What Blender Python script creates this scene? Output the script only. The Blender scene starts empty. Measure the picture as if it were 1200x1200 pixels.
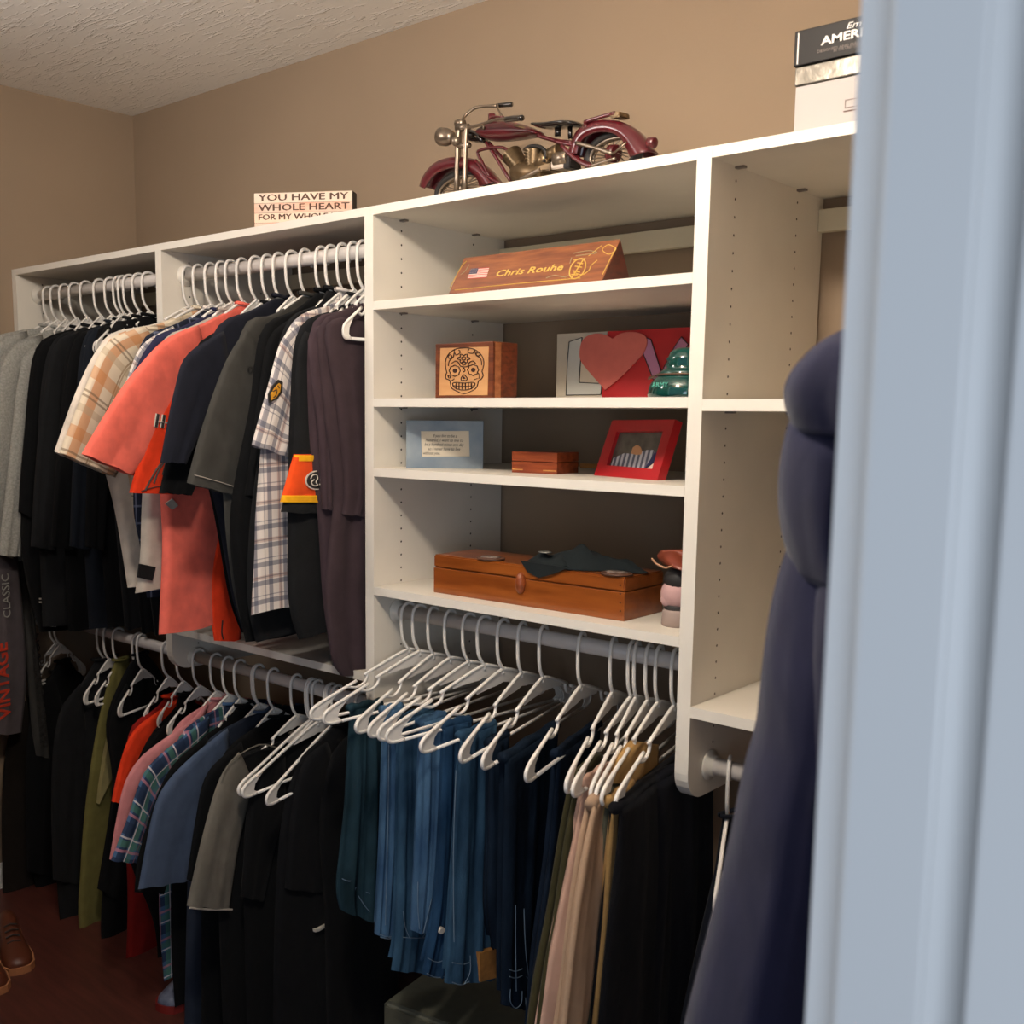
import bpy, bmesh, math, random
from mathutils import Vector, Matrix
random.seed(7)
# ------------------------------------------------------------------ camera, light, exposure
# All design numbers are millimetres: x along the closet wall, y towards that wall (0 = front edge of the
# shelving), z height with 0 at FZ above the floor.
FZ = 2105.0
sc = bpy.context.scene
COL = sc.collection
CAM = Vector((1852.83, -1741.08, -427.79))
YAW, PITCH, ROLL, FPX, PU, PV = 0.7251, 0.1346, 0.0099, 1253.124, 551.672, 656.209
def W(x, y, z): return Vector((x / 1000, y / 1000, (z + FZ) / 1000))
cF = Vector((-math.sin(YAW) * math.cos(PITCH), math.cos(YAW) * math.cos(PITCH), -math.sin(PITCH)))
cR = Vector((math.cos(YAW), math.sin(YAW), 0)); cU = cR.cross(cF)
cX = cR * math.cos(ROLL) + cU * math.sin(ROLL); cY = cU * math.cos(ROLL) - cR * math.sin(ROLL)
cam = bpy.data.cameras.new('camera'); co = bpy.data.objects.new('camera', cam); COL.objects.link(co)
co.matrix_world = Matrix(((cX.x, cY.x, -cF.x, 0), (cX.y, cY.y, -cF.y, 0), (cX.z, cY.z, -cF.z, 0), (0, 0, 0, 1)))
co.location = W(*CAM)
cam.sensor_width = 36; cam.lens = FPX / 1200 * 36
cam.shift_x = (600 - PU) / 1200; cam.shift_y = (PV - 600) / 1200
cam.clip_start = 0.02
cam.dof.use_dof = True; cam.dof.focus_distance = 2.7; cam.dof.aperture_fstop = 7.0
sc.camera = co
world = bpy.data.worlds.new('world'); sc.world = world; world.use_nodes = True
bgn = world.node_tree.nodes['Background']
bgn.inputs[0].default_value = (0.60, 0.70, 0.84, 1); bgn.inputs[1].default_value = 0.36
def area(name, loc, target, size, power, color, shape='DISK'):
    l = bpy.data.lights.new(name, 'AREA'); l.shape = shape; l.size = size; l.energy = power; l.color = color
    o = bpy.data.objects.new(name, l); COL.objects.link(o); o.location = W(*loc)
    o.rotation_euler = (W(*target) - W(*loc)).to_track_quat('-Z', 'Y').to_euler(); return o
pl = bpy.data.lights.new('ceiling_lamp', 'POINT'); pl.energy = 42; pl.color = (1.0, 0.89, 0.76); pl.shadow_soft_size = 0.07
po = bpy.data.objects.new('ceiling_lamp', pl); COL.objects.link(po); po.location = W(850, -1015, 400)
pl2 = bpy.data.lights.new('left_fill_light', 'POINT'); pl2.energy = 15; pl2.color = (1.0, 0.94, 0.90); pl2.shadow_soft_size = 0.12  # added fill without a fixture, lifts the dim left wall and ceiling
po2 = bpy.data.objects.new('left_fill_light', pl2); COL.objects.link(po2); po2.location = W(-600, -1000, 380)
area('bedroom_window', (2700, -2900, -700), (-900, 0, 500), 1.3, 15, (0.74, 0.85, 1.0))
sc.view_settings.view_transform = 'Standard'; sc.view_settings.look = 'None'
sc.view_settings.exposure = 0.28; sc.view_settings.gamma = 1

# ------------------------------------------------------------------ measuring helpers
def ray(u, v): return cF + cX * ((u - PU) / FPX) - cY * ((v - PV) / FPX)
def at(u, v, ax, val):
    """the point of the plane axis=val that the sight line (u, v) meets"""
    d = ray(u, v); t = (val - CAM[ax]) / d[ax]; return CAM + d * t
class Fr:
    """an upright plane through (x0, y0): s runs towards the room, z up, n = its right-hand normal"""
    def __init__(s, x0, ang=0, y0=85.0, z0=0.0, lean=0):
        A = math.radians(ang); s.o = Vector((x0, y0, z0)); s.d = Vector((math.sin(A), -math.cos(A), 0))
        s.n = Vector((math.cos(A), math.sin(A), 0)); s.up = Vector((0, 0, 1))
    def px(s, p):
        r = ray(*p); t = (s.o - CAM).dot(s.n) / r.dot(s.n); q = CAM + r * t - s.o
        return (q.dot(s.d), q.dot(s.up) + s.o.z)
    def P(s, a, z, n=0): return W(*(s.o + s.d * a + s.n * n + s.up * (z - s.o.z)))
class Pl:
    """a plane given by a point, a horizontal direction and an up direction"""
    def __init__(s, o, d, up=(0, 0, 1)):
        s.o = Vector(o); s.d = Vector(d).normalized(); s.up = Vector(up).normalized(); s.n = s.d.cross(s.up).normalized()
    def px(s, p):
        r = ray(*p); t = (s.o - CAM).dot(s.n) / r.dot(s.n); q = CAM + r * t - s.o
        return (q.dot(s.d), q.dot(s.up))
    def P(s, a, b, n=0): return W(*(s.o + s.d * a + s.up * b + s.n * n))   # n > 0: towards the viewer

# ------------------------------------------------------------------ materials
def mat(name, col, wrinkle=0.0, **kk):
    m = mat0(name, col, **kk)
    if wrinkle:
        nt = m.node_tree; N = nt.nodes; L = nt.links; b = N['Principled BSDF']
        tc = N.new('ShaderNodeTexCoord'); mp = N.new('ShaderNodeMapping'); mp.inputs['Scale'].default_value = (1, 1, 0.6); L.new(tc.outputs['Object'], mp.inputs[0])
        n = N.new('ShaderNodeTexNoise'); n.inputs['Scale'].default_value = 10; n.inputs['Detail'].default_value = 2.5; n.inputs['Distortion'].default_value = 0.3; L.new(mp.outputs[0], n.inputs['Vector'])
        bp = N.new('ShaderNodeBump'); bp.inputs['Strength'].default_value = wrinkle; bp.inputs['Distance'].default_value = 0.02
        L.new(n.outputs['Fac'], bp.inputs['Height'])
        if b.inputs['Normal'].links: L.new(b.inputs['Normal'].links[0].from_socket, bp.inputs['Normal'])
        L.new(bp.outputs[0], b.inputs['Normal'])
    return m
def mat0(name, col, rough=0.6, metal=0.0, noise=0.0, nscale=40, bump=0.0, bscale=300, spec=0.5, trans=0.0, sheen=0.0, stretch=None, col2=None, coat=0.0, emis=None):
    m = bpy.data.materials.new(name); m.use_nodes = True; nt = m.node_tree; N = nt.nodes; L = nt.links
    b = N['Principled BSDF']; b.inputs['Base Color'].default_value = (*col, 1); b.inputs['Roughness'].default_value = rough
    b.inputs['Metallic'].default_value = metal; b.inputs['Specular IOR Level'].default_value = spec
    b.inputs['Transmission Weight'].default_value = trans; b.inputs['Sheen Weight'].default_value = sheen
    b.inputs['Coat Weight'].default_value = coat
    tc = N.new('ShaderNodeTexCoord'); mp = N.new('ShaderNodeMapping'); L.new(tc.outputs['Object'], mp.inputs[0])
    if stretch: mp.inputs['Scale'].default_value = stretch
    if noise or col2:
        n = N.new('ShaderNodeTexNoise'); n.inputs['Scale'].default_value = nscale; n.inputs['Detail'].default_value = 5
        L.new(mp.outputs[0], n.inputs['Vector'])
        r = N.new('ShaderNodeValToRGB'); L.new(n.outputs['Fac'], r.inputs[0])
        c2 = col2 or tuple(min(1, c * (1 + noise)) for c in col); c1 = col if col2 else tuple(c * (1 - noise) for c in col)
        r.color_ramp.elements[0].color = (*c1, 1); r.color_ramp.elements[1].color = (*c2, 1)
        r.color_ramp.elements[0].position = 0.3; r.color_ramp.elements[1].position = 0.7
        L.new(r.outputs[0], b.inputs['Base Color'])
    if bump:
        n2 = N.new('ShaderNodeTexNoise'); n2.inputs['Scale'].default_value = bscale; n2.inputs['Detail'].default_value = 3
        L.new(mp.outputs[0], n2.inputs['Vector'])
        bp = N.new('ShaderNodeBump'); bp.inputs['Strength'].default_value = bump; bp.inputs['Distance'].default_value = 0.002
        L.new(n2.outputs['Fac'], bp.inputs['Height']); L.new(bp.outputs[0], b.inputs['Normal'])
    return m
def cloth(name, col, **k):
    k.setdefault('noise', 0.13); k.setdefault('nscale', 22); k.setdefault('bump', 0.22); k.setdefault('bscale', 700); k.setdefault('wrinkle', 0.45)
    return mat(name, col, rough=0.92, spec=0.15, sheen=k.pop('sheen', 0.03), **k)
def plaid(name, base, stripes):
    """stripes: (axis 0/1, period mm, position 0..1, half width 0..1, colour, strength)"""
    m = cloth(name, base, noise=0); nt = m.node_tree; N = nt.nodes; L = nt.links; b = N['Principled BSDF']
    uv = N.new('ShaderNodeUVMap'); sp = N.new('ShaderNodeSeparateXYZ'); L.new(uv.outputs[0], sp.inputs[0])
    cur = None
    for ax, per, pos, hw, col, fac in stripes:
        d = N.new('ShaderNodeMath'); d.operation = 'DIVIDE'; L.new(sp.outputs[ax], d.inputs[0]); d.inputs[1].default_value = per / 1000
        f = N.new('ShaderNodeMath'); f.operation = 'FRACT'; L.new(d.outputs[0], f.inputs[0])
        c = N.new('ShaderNodeMath'); c.operation = 'COMPARE'; L.new(f.outputs[0], c.inputs[0]); c.inputs[1].default_value = pos; c.inputs[2].default_value = hw
        g = N.new('ShaderNodeMath'); g.operation = 'MULTIPLY'; L.new(c.outputs[0], g.inputs[0]); g.inputs[1].default_value = fac
        x = N.new('ShaderNodeMix'); x.data_type = 'RGBA'; L.new(g.outputs[0], x.inputs[0])
        if cur is None: x.inputs[6].default_value = (*base, 1)
        else: L.new(cur, x.inputs[6])
        x.inputs[7].default_value = (*col, 1); cur = x.outputs[2]
    L.new(cur, b.inputs['Base Color']); return m
def wood(name, c1, c2, rough=0.4, scale=9, stretch=(1, 6, 12), coat=0.2):
    return mat(name, c1, rough=rough, nscale=scale, stretch=stretch, col2=c2, bump=0.08, bscale=60, coat=coat)
M = {}
M['white'] = mat('white_melamine', (0.74, 0.70, 0.62), rough=0.45, noise=0.03, nscale=8)
M['wedge'] = mat('white_edge_banding', (0.80, 0.77, 0.70), rough=0.4)
M['hole'] = mat('dark_hole', (0.03, 0.022, 0.015), rough=0.9)
M['wall'] = mat('taupe_wall_paint', (0.31, 0.232, 0.16), rough=0.85, noise=0.04, nscale=3, bump=0.12, bscale=160)
M['ceil'] = mat('textured_white_ceiling', (0.88, 0.86, 0.82), rough=0.9)
M['floor'] = mat('dark_red_wood_floor', (0.055, 0.016, 0.012), rough=0.45, nscale=6, stretch=(1, 8, 1), col2=(0.10, 0.028, 0.02))
M['trim'] = mat('white_trim_paint', (0.80, 0.80, 0.79), rough=0.4)
M['plastic'] = mat('white_hanger_plastic', (0.82, 0.79, 0.74), rough=0.35, coat=0.2)
M['rod'] = mat('white_rod', (0.62, 0.58, 0.55), rough=0.35)
M['dark'] = mat('dark_print', (0.02, 0.018, 0.017), rough=0.6)

# ceiling stomp texture: real relief by bump on streaked noise
nt = M['ceil'].node_tree; N = nt.nodes; L = nt.links
tc = N.new('ShaderNodeTexCoord'); acc = None
for i, (rot, s) in enumerate(((0.5, 1.0), (-0.7, 1.2), (1.5, 1.1))):
    mp = N.new('ShaderNodeMapping'); mp.inputs['Rotation'].default_value = (0, 0, rot); mp.inputs['Scale'].default_value = (7 * s, 34 * s, 1)
    mp.inputs['Location'].default_value = (i * 3.1, i, 0); L.new(tc.outputs['Object'], mp.inputs[0])
    n = N.new('ShaderNodeTexNoise'); n.inputs['Scale'].default_value = 1.6; n.inputs['Detail'].default_value = 3; n.inputs['Distortion'].default_value = 0.6
    L.new(mp.outputs[0], n.inputs['Vector'])
    r = N.new('ShaderNodeMapRange'); r.inputs[1].default_value = 0.60; r.inputs[2].default_value = 0.70; L.new(n.outputs['Fac'], r.inputs[0])
    if acc is None: acc = r.outputs[0]
    else:
        a = N.new('ShaderNodeMath'); a.operation = 'MAXIMUM'; L.new(acc, a.inputs[0]); L.new(r.outputs[0], a.inputs[1]); acc = a.outputs[0]
bp = N.new('ShaderNodeBump'); bp.inputs['Strength'].default_value = 0.6; bp.inputs['Distance'].default_value = 0.008
L.new(acc, bp.inputs['Height']); L.new(bp.outputs[0], N['Principled BSDF'].inputs['Normal'])

# ------------------------------------------------------------------ mesh helpers
def link(name, me, m=None, parent=None, smooth=False):
    o = bpy.data.objects.new(name, me); COL.objects.link(o)
    if m is not None:
        for x in (m if isinstance(m, (list, tuple)) else [m]): me.materials.append(x)
    if parent is not None:
        o.parent = parent; o.matrix_parent_inverse = parent.matrix_world.inverted()
    if smooth: me.shade_smooth()
    return o
def obj(name, bm, m=None, parent=None, smooth=False):
    me = bpy.data.meshes.new(name); bmesh.ops.recalc_face_normals(bm, faces=bm.faces[:]); bm.to_mesh(me); bm.free()
    return link(name, me, m, parent, smooth)
def thing(name, label, cat, loc, group=None):
    o = bpy.data.objects.new(name, None); COL.objects.link(o); o.empty_display_size = 0.05
    o.location = loc; o.matrix_world = Matrix.Translation(loc); o['label'] = label; o['category'] = cat
    if group: o['group'] = group
    return o
def tag(o, label, cat, group=None):
    o['label'] = label; o['category'] = cat
    if group: o['group'] = group
    return o
def struct(o): o['kind'] = 'structure'; return o
def hexa(bm, c8, mi=0, bev=0):
    """c8: bottom four corners then top four, same winding"""
    v = [bm.verts.new(p) for p in c8]
    fs = [bm.faces.new([v[i] for i in q]) for q in ((0, 3, 2, 1), (4, 5, 6, 7), (0, 1, 5, 4), (1, 2, 6, 5), (2, 3, 7, 6), (3, 0, 4, 7))]
    for f in fs: f.material_index = mi
    if bev:
        es = list({e for f in fs for e in f.edges})
        bmesh.ops.bevel(bm, geom=es, offset=bev / 1000, segments=2, affect='EDGES', profile=0.5)
    return fs
def bx(bm, x0, x1, y0, y1, z0, z1, mi=0, bev=0):
    return hexa(bm, [W(x0, y0, z0), W(x1, y0, z0), W(x1, y1, z0), W(x0, y1, z0), W(x0, y0, z1), W(x1, y0, z1), W(x1, y1, z1), W(x0, y1, z1)], mi, bev)
def box(name, x0, x1, y0, y1, z0, z1, m, parent=None, bev=0):
    bm = bmesh.new(); bx(bm, x0, x1, y0, y1, z0, z1, 0, bev); return obj(name, bm, m, parent)
def tube(bm, pts, r, n=8, mi=0, cap=True, flat=1.0):
    """sweep a circle along world points; r a number in mm or a list"""
    pts = [Vector(p) for p in pts]; k = len(pts); rings = []; ref = None
    for i, p in enumerate(pts):
        t = (pts[min(i + 1, k - 1)] - pts[max(i - 1, 0)]).normalized()
        if ref is None: ref = Vector((0, 0, 1)) if abs(t.z) < 0.9 else Vector((1, 0, 0))
        a = (ref - t * ref.dot(t)).normalized(); ref = a; b = t.cross(a)
        rr = (r[i] if isinstance(r, (list, tuple)) else r) / 1000
        rings.append([bm.verts.new(p + a * math.cos(2 * math.pi * j / n) * rr * flat + b * math.sin(2 * math.pi * j / n) * rr) for j in range(n)])
    for i in range(k - 1):
        for j in range(n):
            f = bm.faces.new((rings[i][j], rings[i][(j + 1) % n], rings[i + 1][(j + 1) % n], rings[i + 1][j])); f.material_index = mi
    if cap:
        for rg in (rings[0], rings[-1]):
            f = bm.faces.new(rg); f.material_index = mi
def sm(pts, n=4):
    """Catmull-Rom smoothing of tuples or vectors"""
    P = [Vector(p) for p in pts]; out = []
    for i in range(len(P) - 1):
        a = P[max(i - 1, 0)]; b = P[i]; c = P[i + 1]; d = P[min(i + 2, len(P) - 1)]
        for j in range(n):
            t = j / n; out.append(0.5 * ((2 * b) + (c - a) * t + (2 * a - 5 * b + 4 * c - d) * t * t + (3 * b - a - 3 * c + d) * t ** 3))
    out.append(P[-1]); return out
def prism(bm, F, poly, n0, n1, mi=0):
    """extrude a local 2-D polygon of frame F between two offsets"""
    a = [bm.verts.new(F.P(p[0], p[1], n0)) for p in poly]; b = [bm.verts.new(F.P(p[0], p[1], n1)) for p in poly]; k = len(poly)
    fs = [bm.faces.new(a), bm.faces.new(b[::-1])] + [bm.faces.new((a[i], a[(i + 1) % k], b[(i + 1) % k], b[i])) for i in range(k)]
    for f in fs: f.material_index = mi
def lathe(bm, c, prof, n=28, mi=0, sx=1.0, sy=1.0):
    rings = []
    for r, z in prof:
        rings.append([bm.verts.new(W(c[0] + r * sx * math.cos(2 * math.pi * j / n), c[1] + r * sy * math.sin(2 * math.pi * j / n), c[2] + z)) for j in range(n)])
    for i in range(len(rings) - 1):
        for j in range(n):
            f = bm.faces.new((rings[i][j], rings[i][(j + 1) % n], rings[i + 1][(j + 1) % n], rings[i + 1][j])); f.material_index = mi
    bm.faces.new(rings[0]); bm.faces.new(rings[-1])
def ball(bm, c, rx, ry, rz, mi=0, seg=16, rot=None):
    mt = Matrix.Translation(c) @ (rot or Matrix.Identity(4)) @ Matrix.Diagonal((rx / 1000, ry / 1000, rz / 1000, 1))
    r = bmesh.ops.create_uvsphere(bm, u_segments=seg, v_segments=seg // 2 + 2, radius=1, matrix=mt)
    for v in r['verts']:
        for f in v.link_faces: f.material_index = mi
def text(name, body, P, xd, yd, size, m, parent=None, ext=0.3, align='LEFT', shear=0.0, bold=0.0, spacing=1.0, sx=1.0):
    c = bpy.data.curves.new(name, 'FONT'); c.body = body; c.size = size / 1000; c.extrude = ext / 1000; c.align_x = align
    c.shear = shear; c.offset = bold / 1000; c.space_character = spacing; c.resolution_u = 2
    o = bpy.data.objects.new(name, c); COL.objects.link(o)
    dg = bpy.context.evaluated_depsgraph_get(); me = bpy.data.meshes.new_from_object(o.evaluated_get(dg)); bpy.data.objects.remove(o); bpy.data.curves.remove(c)
    xd = Vector(xd).normalized(); yd = Vector(yd).normalized(); zd = xd.cross(yd).normalized()
    mt = Matrix(((xd.x * sx, yd.x, zd.x, P.x), (xd.y * sx, yd.y, zd.y, P.y), (xd.z * sx, yd.z, zd.z, P.z), (0, 0, 0, 1)))
    me.transform(mt); me.name = name; me.materials.clear()
    return link(name, me, m, parent)

# ------------------------------------------------------------------ the room
XL, YB, ZC = -1778, 478, 638
struct(box('floor', XL - 100, 3200, -3600, YB + 100, -FZ - 60, -FZ, M['floor']))
struct(box('ceiling', XL - 100, 1850, -1190, YB + 100, ZC, ZC + 60, M['ceil']))
struct(box('wall_back', XL - 100, 1850, YB, YB + 100, -FZ, ZC, M['wall']))
struct(box('wall_left', XL - 100, XL, -1190, YB, -FZ, ZC, M['wall']))
struct(box('wall_right', 1748, 1850, -1080, YB, -FZ, ZC, M['wall']))
YF = -1200
xj = [at(u, v, 1, YF)[0] for u, v in ((973, 600), (1010, 600), (1023, 600), (1133, 600), (1176, 600), (1191, 600))]
bm = bmesh.new(); bx(bm, XL - 100, 300, YF + 12, YF + 122, -FZ, ZC); bx(bm, xj[1], 3200, YF + 12, YF + 122, -FZ, ZC); bx(bm, 300, 1696, YF + 12, YF + 122, 270, ZC)
struct(obj('wall_front', bm, M['wall']))
# door jamb and casing on the camera's side
bm = bmesh.new(); bx(bm, xj[0], xj[1], YF + 2, YF + 122, -FZ, 270, 0, 1.5); bx(bm, 300, 318, YF + 2, YF + 122, -FZ, 270); bx(bm, 318, xj[0], YF + 2, YF + 122, 252, 270)
struct(obj('door_jamb', bm, M['trim'])); bpy.data.objects['door_jamb'].name = 'trim_1'
bm = bmesh.new()
bx(bm, xj[2], xj[3], YF - 16, YF + 12, -FZ, 310, 0, 3)
v = [W(xj[3] - 1, YF - 15, 0), W(xj[4], YF - 2, 0)]
hexa(bm, [W(xj[3] - 1, YF - 14, -FZ), W(xj[4], YF - 3, -FZ), W(xj[4], YF + 12, -FZ), W(xj[3] - 1, YF + 12, -FZ), W(xj[3] - 1, YF - 14, 310), W(xj[4], YF - 3, 310), W(xj[4], YF + 12, 310), W(xj[3] - 1, YF + 12, 310)])
struct(obj('trim_2', bm, M['trim']))
bm = bmesh.new(); bx(bm, xj[5] + 1, xj[5] + 700, YF - 28, YF + 8, -FZ + 10, 250, 0, 2); d1 = struct(obj('door_1', bm, M['trim']))
struct(box('baseboard_back', XL, 1748, YB - 14, YB, -FZ, -FZ + 90, M['trim'])); struct(box('baseboard_left', XL, XL + 14, -1078, YB - 14, -FZ, -FZ + 90, M['trim']))

# ------------------------------------------------------------------ the shelving
TH = 29
xA0, xA1 = -1776, -1747
xM0, xM1 = -901, -871
xB0, xB1 = -28.5, 0.5
xC0, xC1 = 837, 866
xE0, xE1 = 1746, 1747
zT, zU = 44, 25
org = thing('closet_shelving', 'white built-in closet shelving with tall dividers and shelves along the taupe wall', 'shelving', W(xB1, 200, -FZ))
def panel(x0, x1, ztop, zbot, side=None):
    """tall divider, front bottom corner rounded"""
    F = Pl((x0, 0, 0), (0, 1, 0)); poly = [(0, ztop), (470, ztop), (470, zbot + 0)]
    R = 55; poly += [(R + R * math.cos(a), zbot + R + R * math.sin(a)) for a in [math.radians(270 - 15 * i) for i in range(7)]]
    bm = bmesh.new()
    a = [bm.verts.new(W(x0, p[0], p[1])) for p in poly]; b = [bm.verts.new(W(x1, p[0], p[1])) for p in poly]; k = len(poly)
    bm.faces.new(a); bm.faces.new(b)
    for i in range(k):
        f = bm.faces.new((a[i], a[(i + 1) % k], b[(i + 1) % k], b[i]))
        if i >= 2: f.material_index = 1
    o = obj('divider_panel', bm, [M['white'], M['wedge']], org)
    bm = bmesh.new()
    for xs in ([x1 + 0.3, x0 - 0.3] if x0 > xA0 and x1 < xE1 else [x1 + 0.3 if x0 == xA0 else x0 - 0.3]):
        for yy in (91.4, 347.3):
            z = 0.0
            while z > zbot + 40:
                vs = [bm.verts.new(W(xs, yy + 2.6 * math.cos(t * math.pi / 4), z + 2.6 * math.sin(t * math.pi / 4))) for t in range(8)]
                bm.faces.new(vs); z -= 32
    h = obj('peg_holes', bm, M['hole'], o); h['kind'] = 'stuff'
    return o
panel(xA0, xA1, zU, -1190); panel(xM0, xM1, zU, -1190); panel(xB0, xB1, zU, -1157); panel(xC0, xC1, zT + 1, -1157)
def shelf(x0, x1, z0, z1, nm='shelf'):
    bm = bmesh.new(); fs = bx(bm, x0, x1, 0, 470, z0, z1); 
    for f in fs:
        if abs(f.calc_center_median().y - 0) < 1e-6: f.material_index = 1
    return obj(nm, bm, [M['white'], M['wedge']], org)
shelf(xA0, xB1 - 8, zU, zT, 'top_shelf'); shelf(xB1 - 7.6, xC0 - 0.3, zU, zT, 'top_shelf'); shelf(xC1 + 0.3, xE1, zU, zT, 'top_shelf')
S2, S3, S4, S5 = -169, -391, -554, -838
for z in (S2, S3, S4, S5): shelf(xB1 + 0.3, xC0 - 0.3, z - 19.5, z)
for z in (-395, -968): shelf(xC1 + 0.3, xE0 - 0.3, z - 21, z)
shelf(xM1 + 0.3, xB0 - 0.3, -1076, -1056, 'lower_shelf')
M['cleat'] = mat('cream_back_rail', (0.72, 0.66, 0.50), rough=0.5)
for a, b in ((xA1, xM0), (xM1, xB0), (xB1, xC0), (xC1, xE0)):
    bm = bmesh.new(); bx(bm, a + 0.4, b - 0.4, 448, 470, -44, 1, 0, 1.5); obj('back_rail', bm, M['cleat'], org)
# shelf support pegs under the shelves
bm = bmesh.new()
for z in (S2, S3, S4, S5):
    for yy in (91, 347):
        bx(bm, xB1 + 0.2, xB1 + 16, yy - 6, yy + 6, z - 23, z - 19.5); bx(bm, xC0 - 16, xC0 - 0.2, yy - 6, yy + 6, z - 23, z - 19.5)
for yy in (91, 347): bx(bm, xC1 + .3, xC1 + 18, yy - 6, yy + 6, -420, -416); bx(bm, xC1 + .3, xC1 + 18, yy - 6, yy + 6, 21, 25); bx(bm, xB1 + .3, xB1 + 18, yy - 6, yy + 6, 21, 25)
h = obj('shelf_pins', bm, mat('grey_metal_pin', (0.25, 0.22, 0.2), rough=0.4, metal=0.6), org); h['kind'] = 'stuff'

def rod(x0, x1, z, label):
    t = thing('closet_rod', label, 'rod', W((x0 + x1) / 2, 80, z))
    bm = bmesh.new(); tube(bm, [W(x0 + 1, 80, z), W(x1 - 1, 80, z)], 17, 24); obj('pole', bm, M['rod'], t, True)
    for x, sg in ((x0, 1), (x1, -1)):
        bm = bmesh.new(); tube(bm, [W(x + sg * 0.5, 80, z), W(x + sg * 5, 80, z), W(x + sg * 5.1, 80, z), W(x + sg * 16, 80, z)], [30, 30, 21, 21], 24); obj('flange', bm, M['white'], t, True)
ZR, ZL, ZM, ZD = -37, -1160, -907, -1100
rod(xA1, xM0, ZR, 'white rod under the top shelf in the leftmost bay'); rod(xM1, xB0, ZR, 'white rod under the top shelf holding the plaid and coral shirts')
rod(xA1, xM0, ZL, 'low white rod in the leftmost bay behind the long black shirts'); rod(xM1, xB0, ZL, 'low white rod under the coral shirt holding the dark jackets')
rod(xB1, xC0, ZM, 'white rod under the shelves holding the jeans'); rod(xC1, xE0, ZD, 'low rod right of the shelves partly hidden by the navy hoodie')

# ------------------------------------------------------------------ hangers
def hanger_meshes(notch=True):
    def L(s, z): return Vector((0, -s / 1000, z / 1000))
    bm = bmesh.new()
    hk = [(-22, -34), (-23, -16), (-17, 0), (-6, 7), (7, 7), (18, 0), (24, -16), (24, -40), (22, -66), (17, -84), (8, -98), (2, -106), (0, -118)]
    tube(bm, sm([L(a, b + 0) for a, b in hk], 3), 4.0, 8); h = bmesh_done('hook', bm)
    bm = bmesh.new()
    for g in (1, -1):
        if notch:
            tube(bm, sm([L(g * a, b) for a, b in ((0, -106), (30, -113), (85, -131), (137, -149))], 2), 4.0, 8)
            tube(bm, sm([L(g * a, b) for a, b in ((128, -147), (131, -160), (140, -170), (160, -176), (178, -172), (190, -170))], 3), 3.6, 8)
            tube(bm, sm([L(g * a, b) for a, b in ((160, -160), (215, -179), (262, -195), (283, -205), (290, -216), (285, -228), (268, -233), (240, -233))], 3), 4.2, 8)
        else:
            tube(bm, sm([L(g * a, b) for a, b in ((0, -106), (30, -113), (85, -131), (215, -179), (262, -195), (283, -205), (290, -216), (285, -228), (268, -233), (240, -233))], 3), 4.2, 8)
    tube(bm, [L(-245, -233), L(245, -233)], 4.0, 8); a = bmesh_done('hanger_frame', bm)
    class Q:
        @staticmethod
        def P(s, z, n): return Vector((n / 1000, -s / 1000, z / 1000))
    bm = bmesh.new()
    prism(bm, Q, [(0, -108), (60, -124), (105, -140), (98, -146), (60, -142), (22, -140), (0, -136), (-22, -140), (-60, -142), (-98, -146), (-105, -140), (-60, -124)], -1, 1)
    out = [('hook', h), ('hanger_frame', a), ('web', bmesh_done('web', bm))]
    for g in (1, -1):
        bm = bmesh.new()
        prism(bm, Q, [(g * x, z) for x, z in ((208, -178), (262, -197), (284, -207), (288, -216), (283, -226), (268, -231), (236, -231), (250, -222), (246, -208), (230, -194))], -1, 1)
        out.append(('web', bmesh_done('web', bm)))
    return out
def bmesh_done(name, bm):
    me = bpy.data.meshes.new(name); bmesh.ops.recalc_face_normals(bm, faces=bm.faces[:]); bm.to_mesh(me); bm.free(); me.materials.append(M['plastic'])
    me.shade_smooth() if name != 'web' else None
    return me
HM = {True: hanger_meshes(True), False: hanger_meshes(False)}
def hanger(x0, ang, zrod, label, group='white plastic hangers', notch=True, y0=80, k=1.0):
    t = bpy.data.objects.new('clothes_hanger', None); COL.objects.link(t)
    t.location = W(x0, y0, zrod + 17); t.rotation_euler = (0, 0, math.radians(ang))
    t['label'] = label; t['category'] = 'hanger'; t['group'] = group
    for n, me in HM[notch]:
        c = bpy.data.objects.new(n, me); COL.objects.link(c); c.parent = t
        if k != 1.0 and n != 'hook': c.scale = (1, k, 1)
    return t
def hook_x(u, z, y0=85):
    lo, hi = -2500.0, 1800.0
    for _ in range(50):
        m = (lo + hi) / 2; d = Vector((m, y0, z)) - CAM; k = d.dot(cF)
        if PU + FPX * d.dot(cX) / k < u: lo = m
        else: hi = m
    return lo
def yaw_for(x0, tip, R=290.0, y0=85.0):
    """yaw that puts the hanger's near end on the sight line of tip"""
    d = ray(*tip); o = CAM - Vector((x0, y0, 0)); a = d.x ** 2 + d.y ** 2; b = 2 * (d.x * o.x + d.y * o.y); c = o.x ** 2 + o.y ** 2 - R * R
    D = max(b * b - 4 * a * c, 0); t = (-b - math.sqrt(D)) / 2 / a; T = CAM + d * t
    return math.degrees(math.atan2(T.x - x0, -(T.y - y0)))

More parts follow.
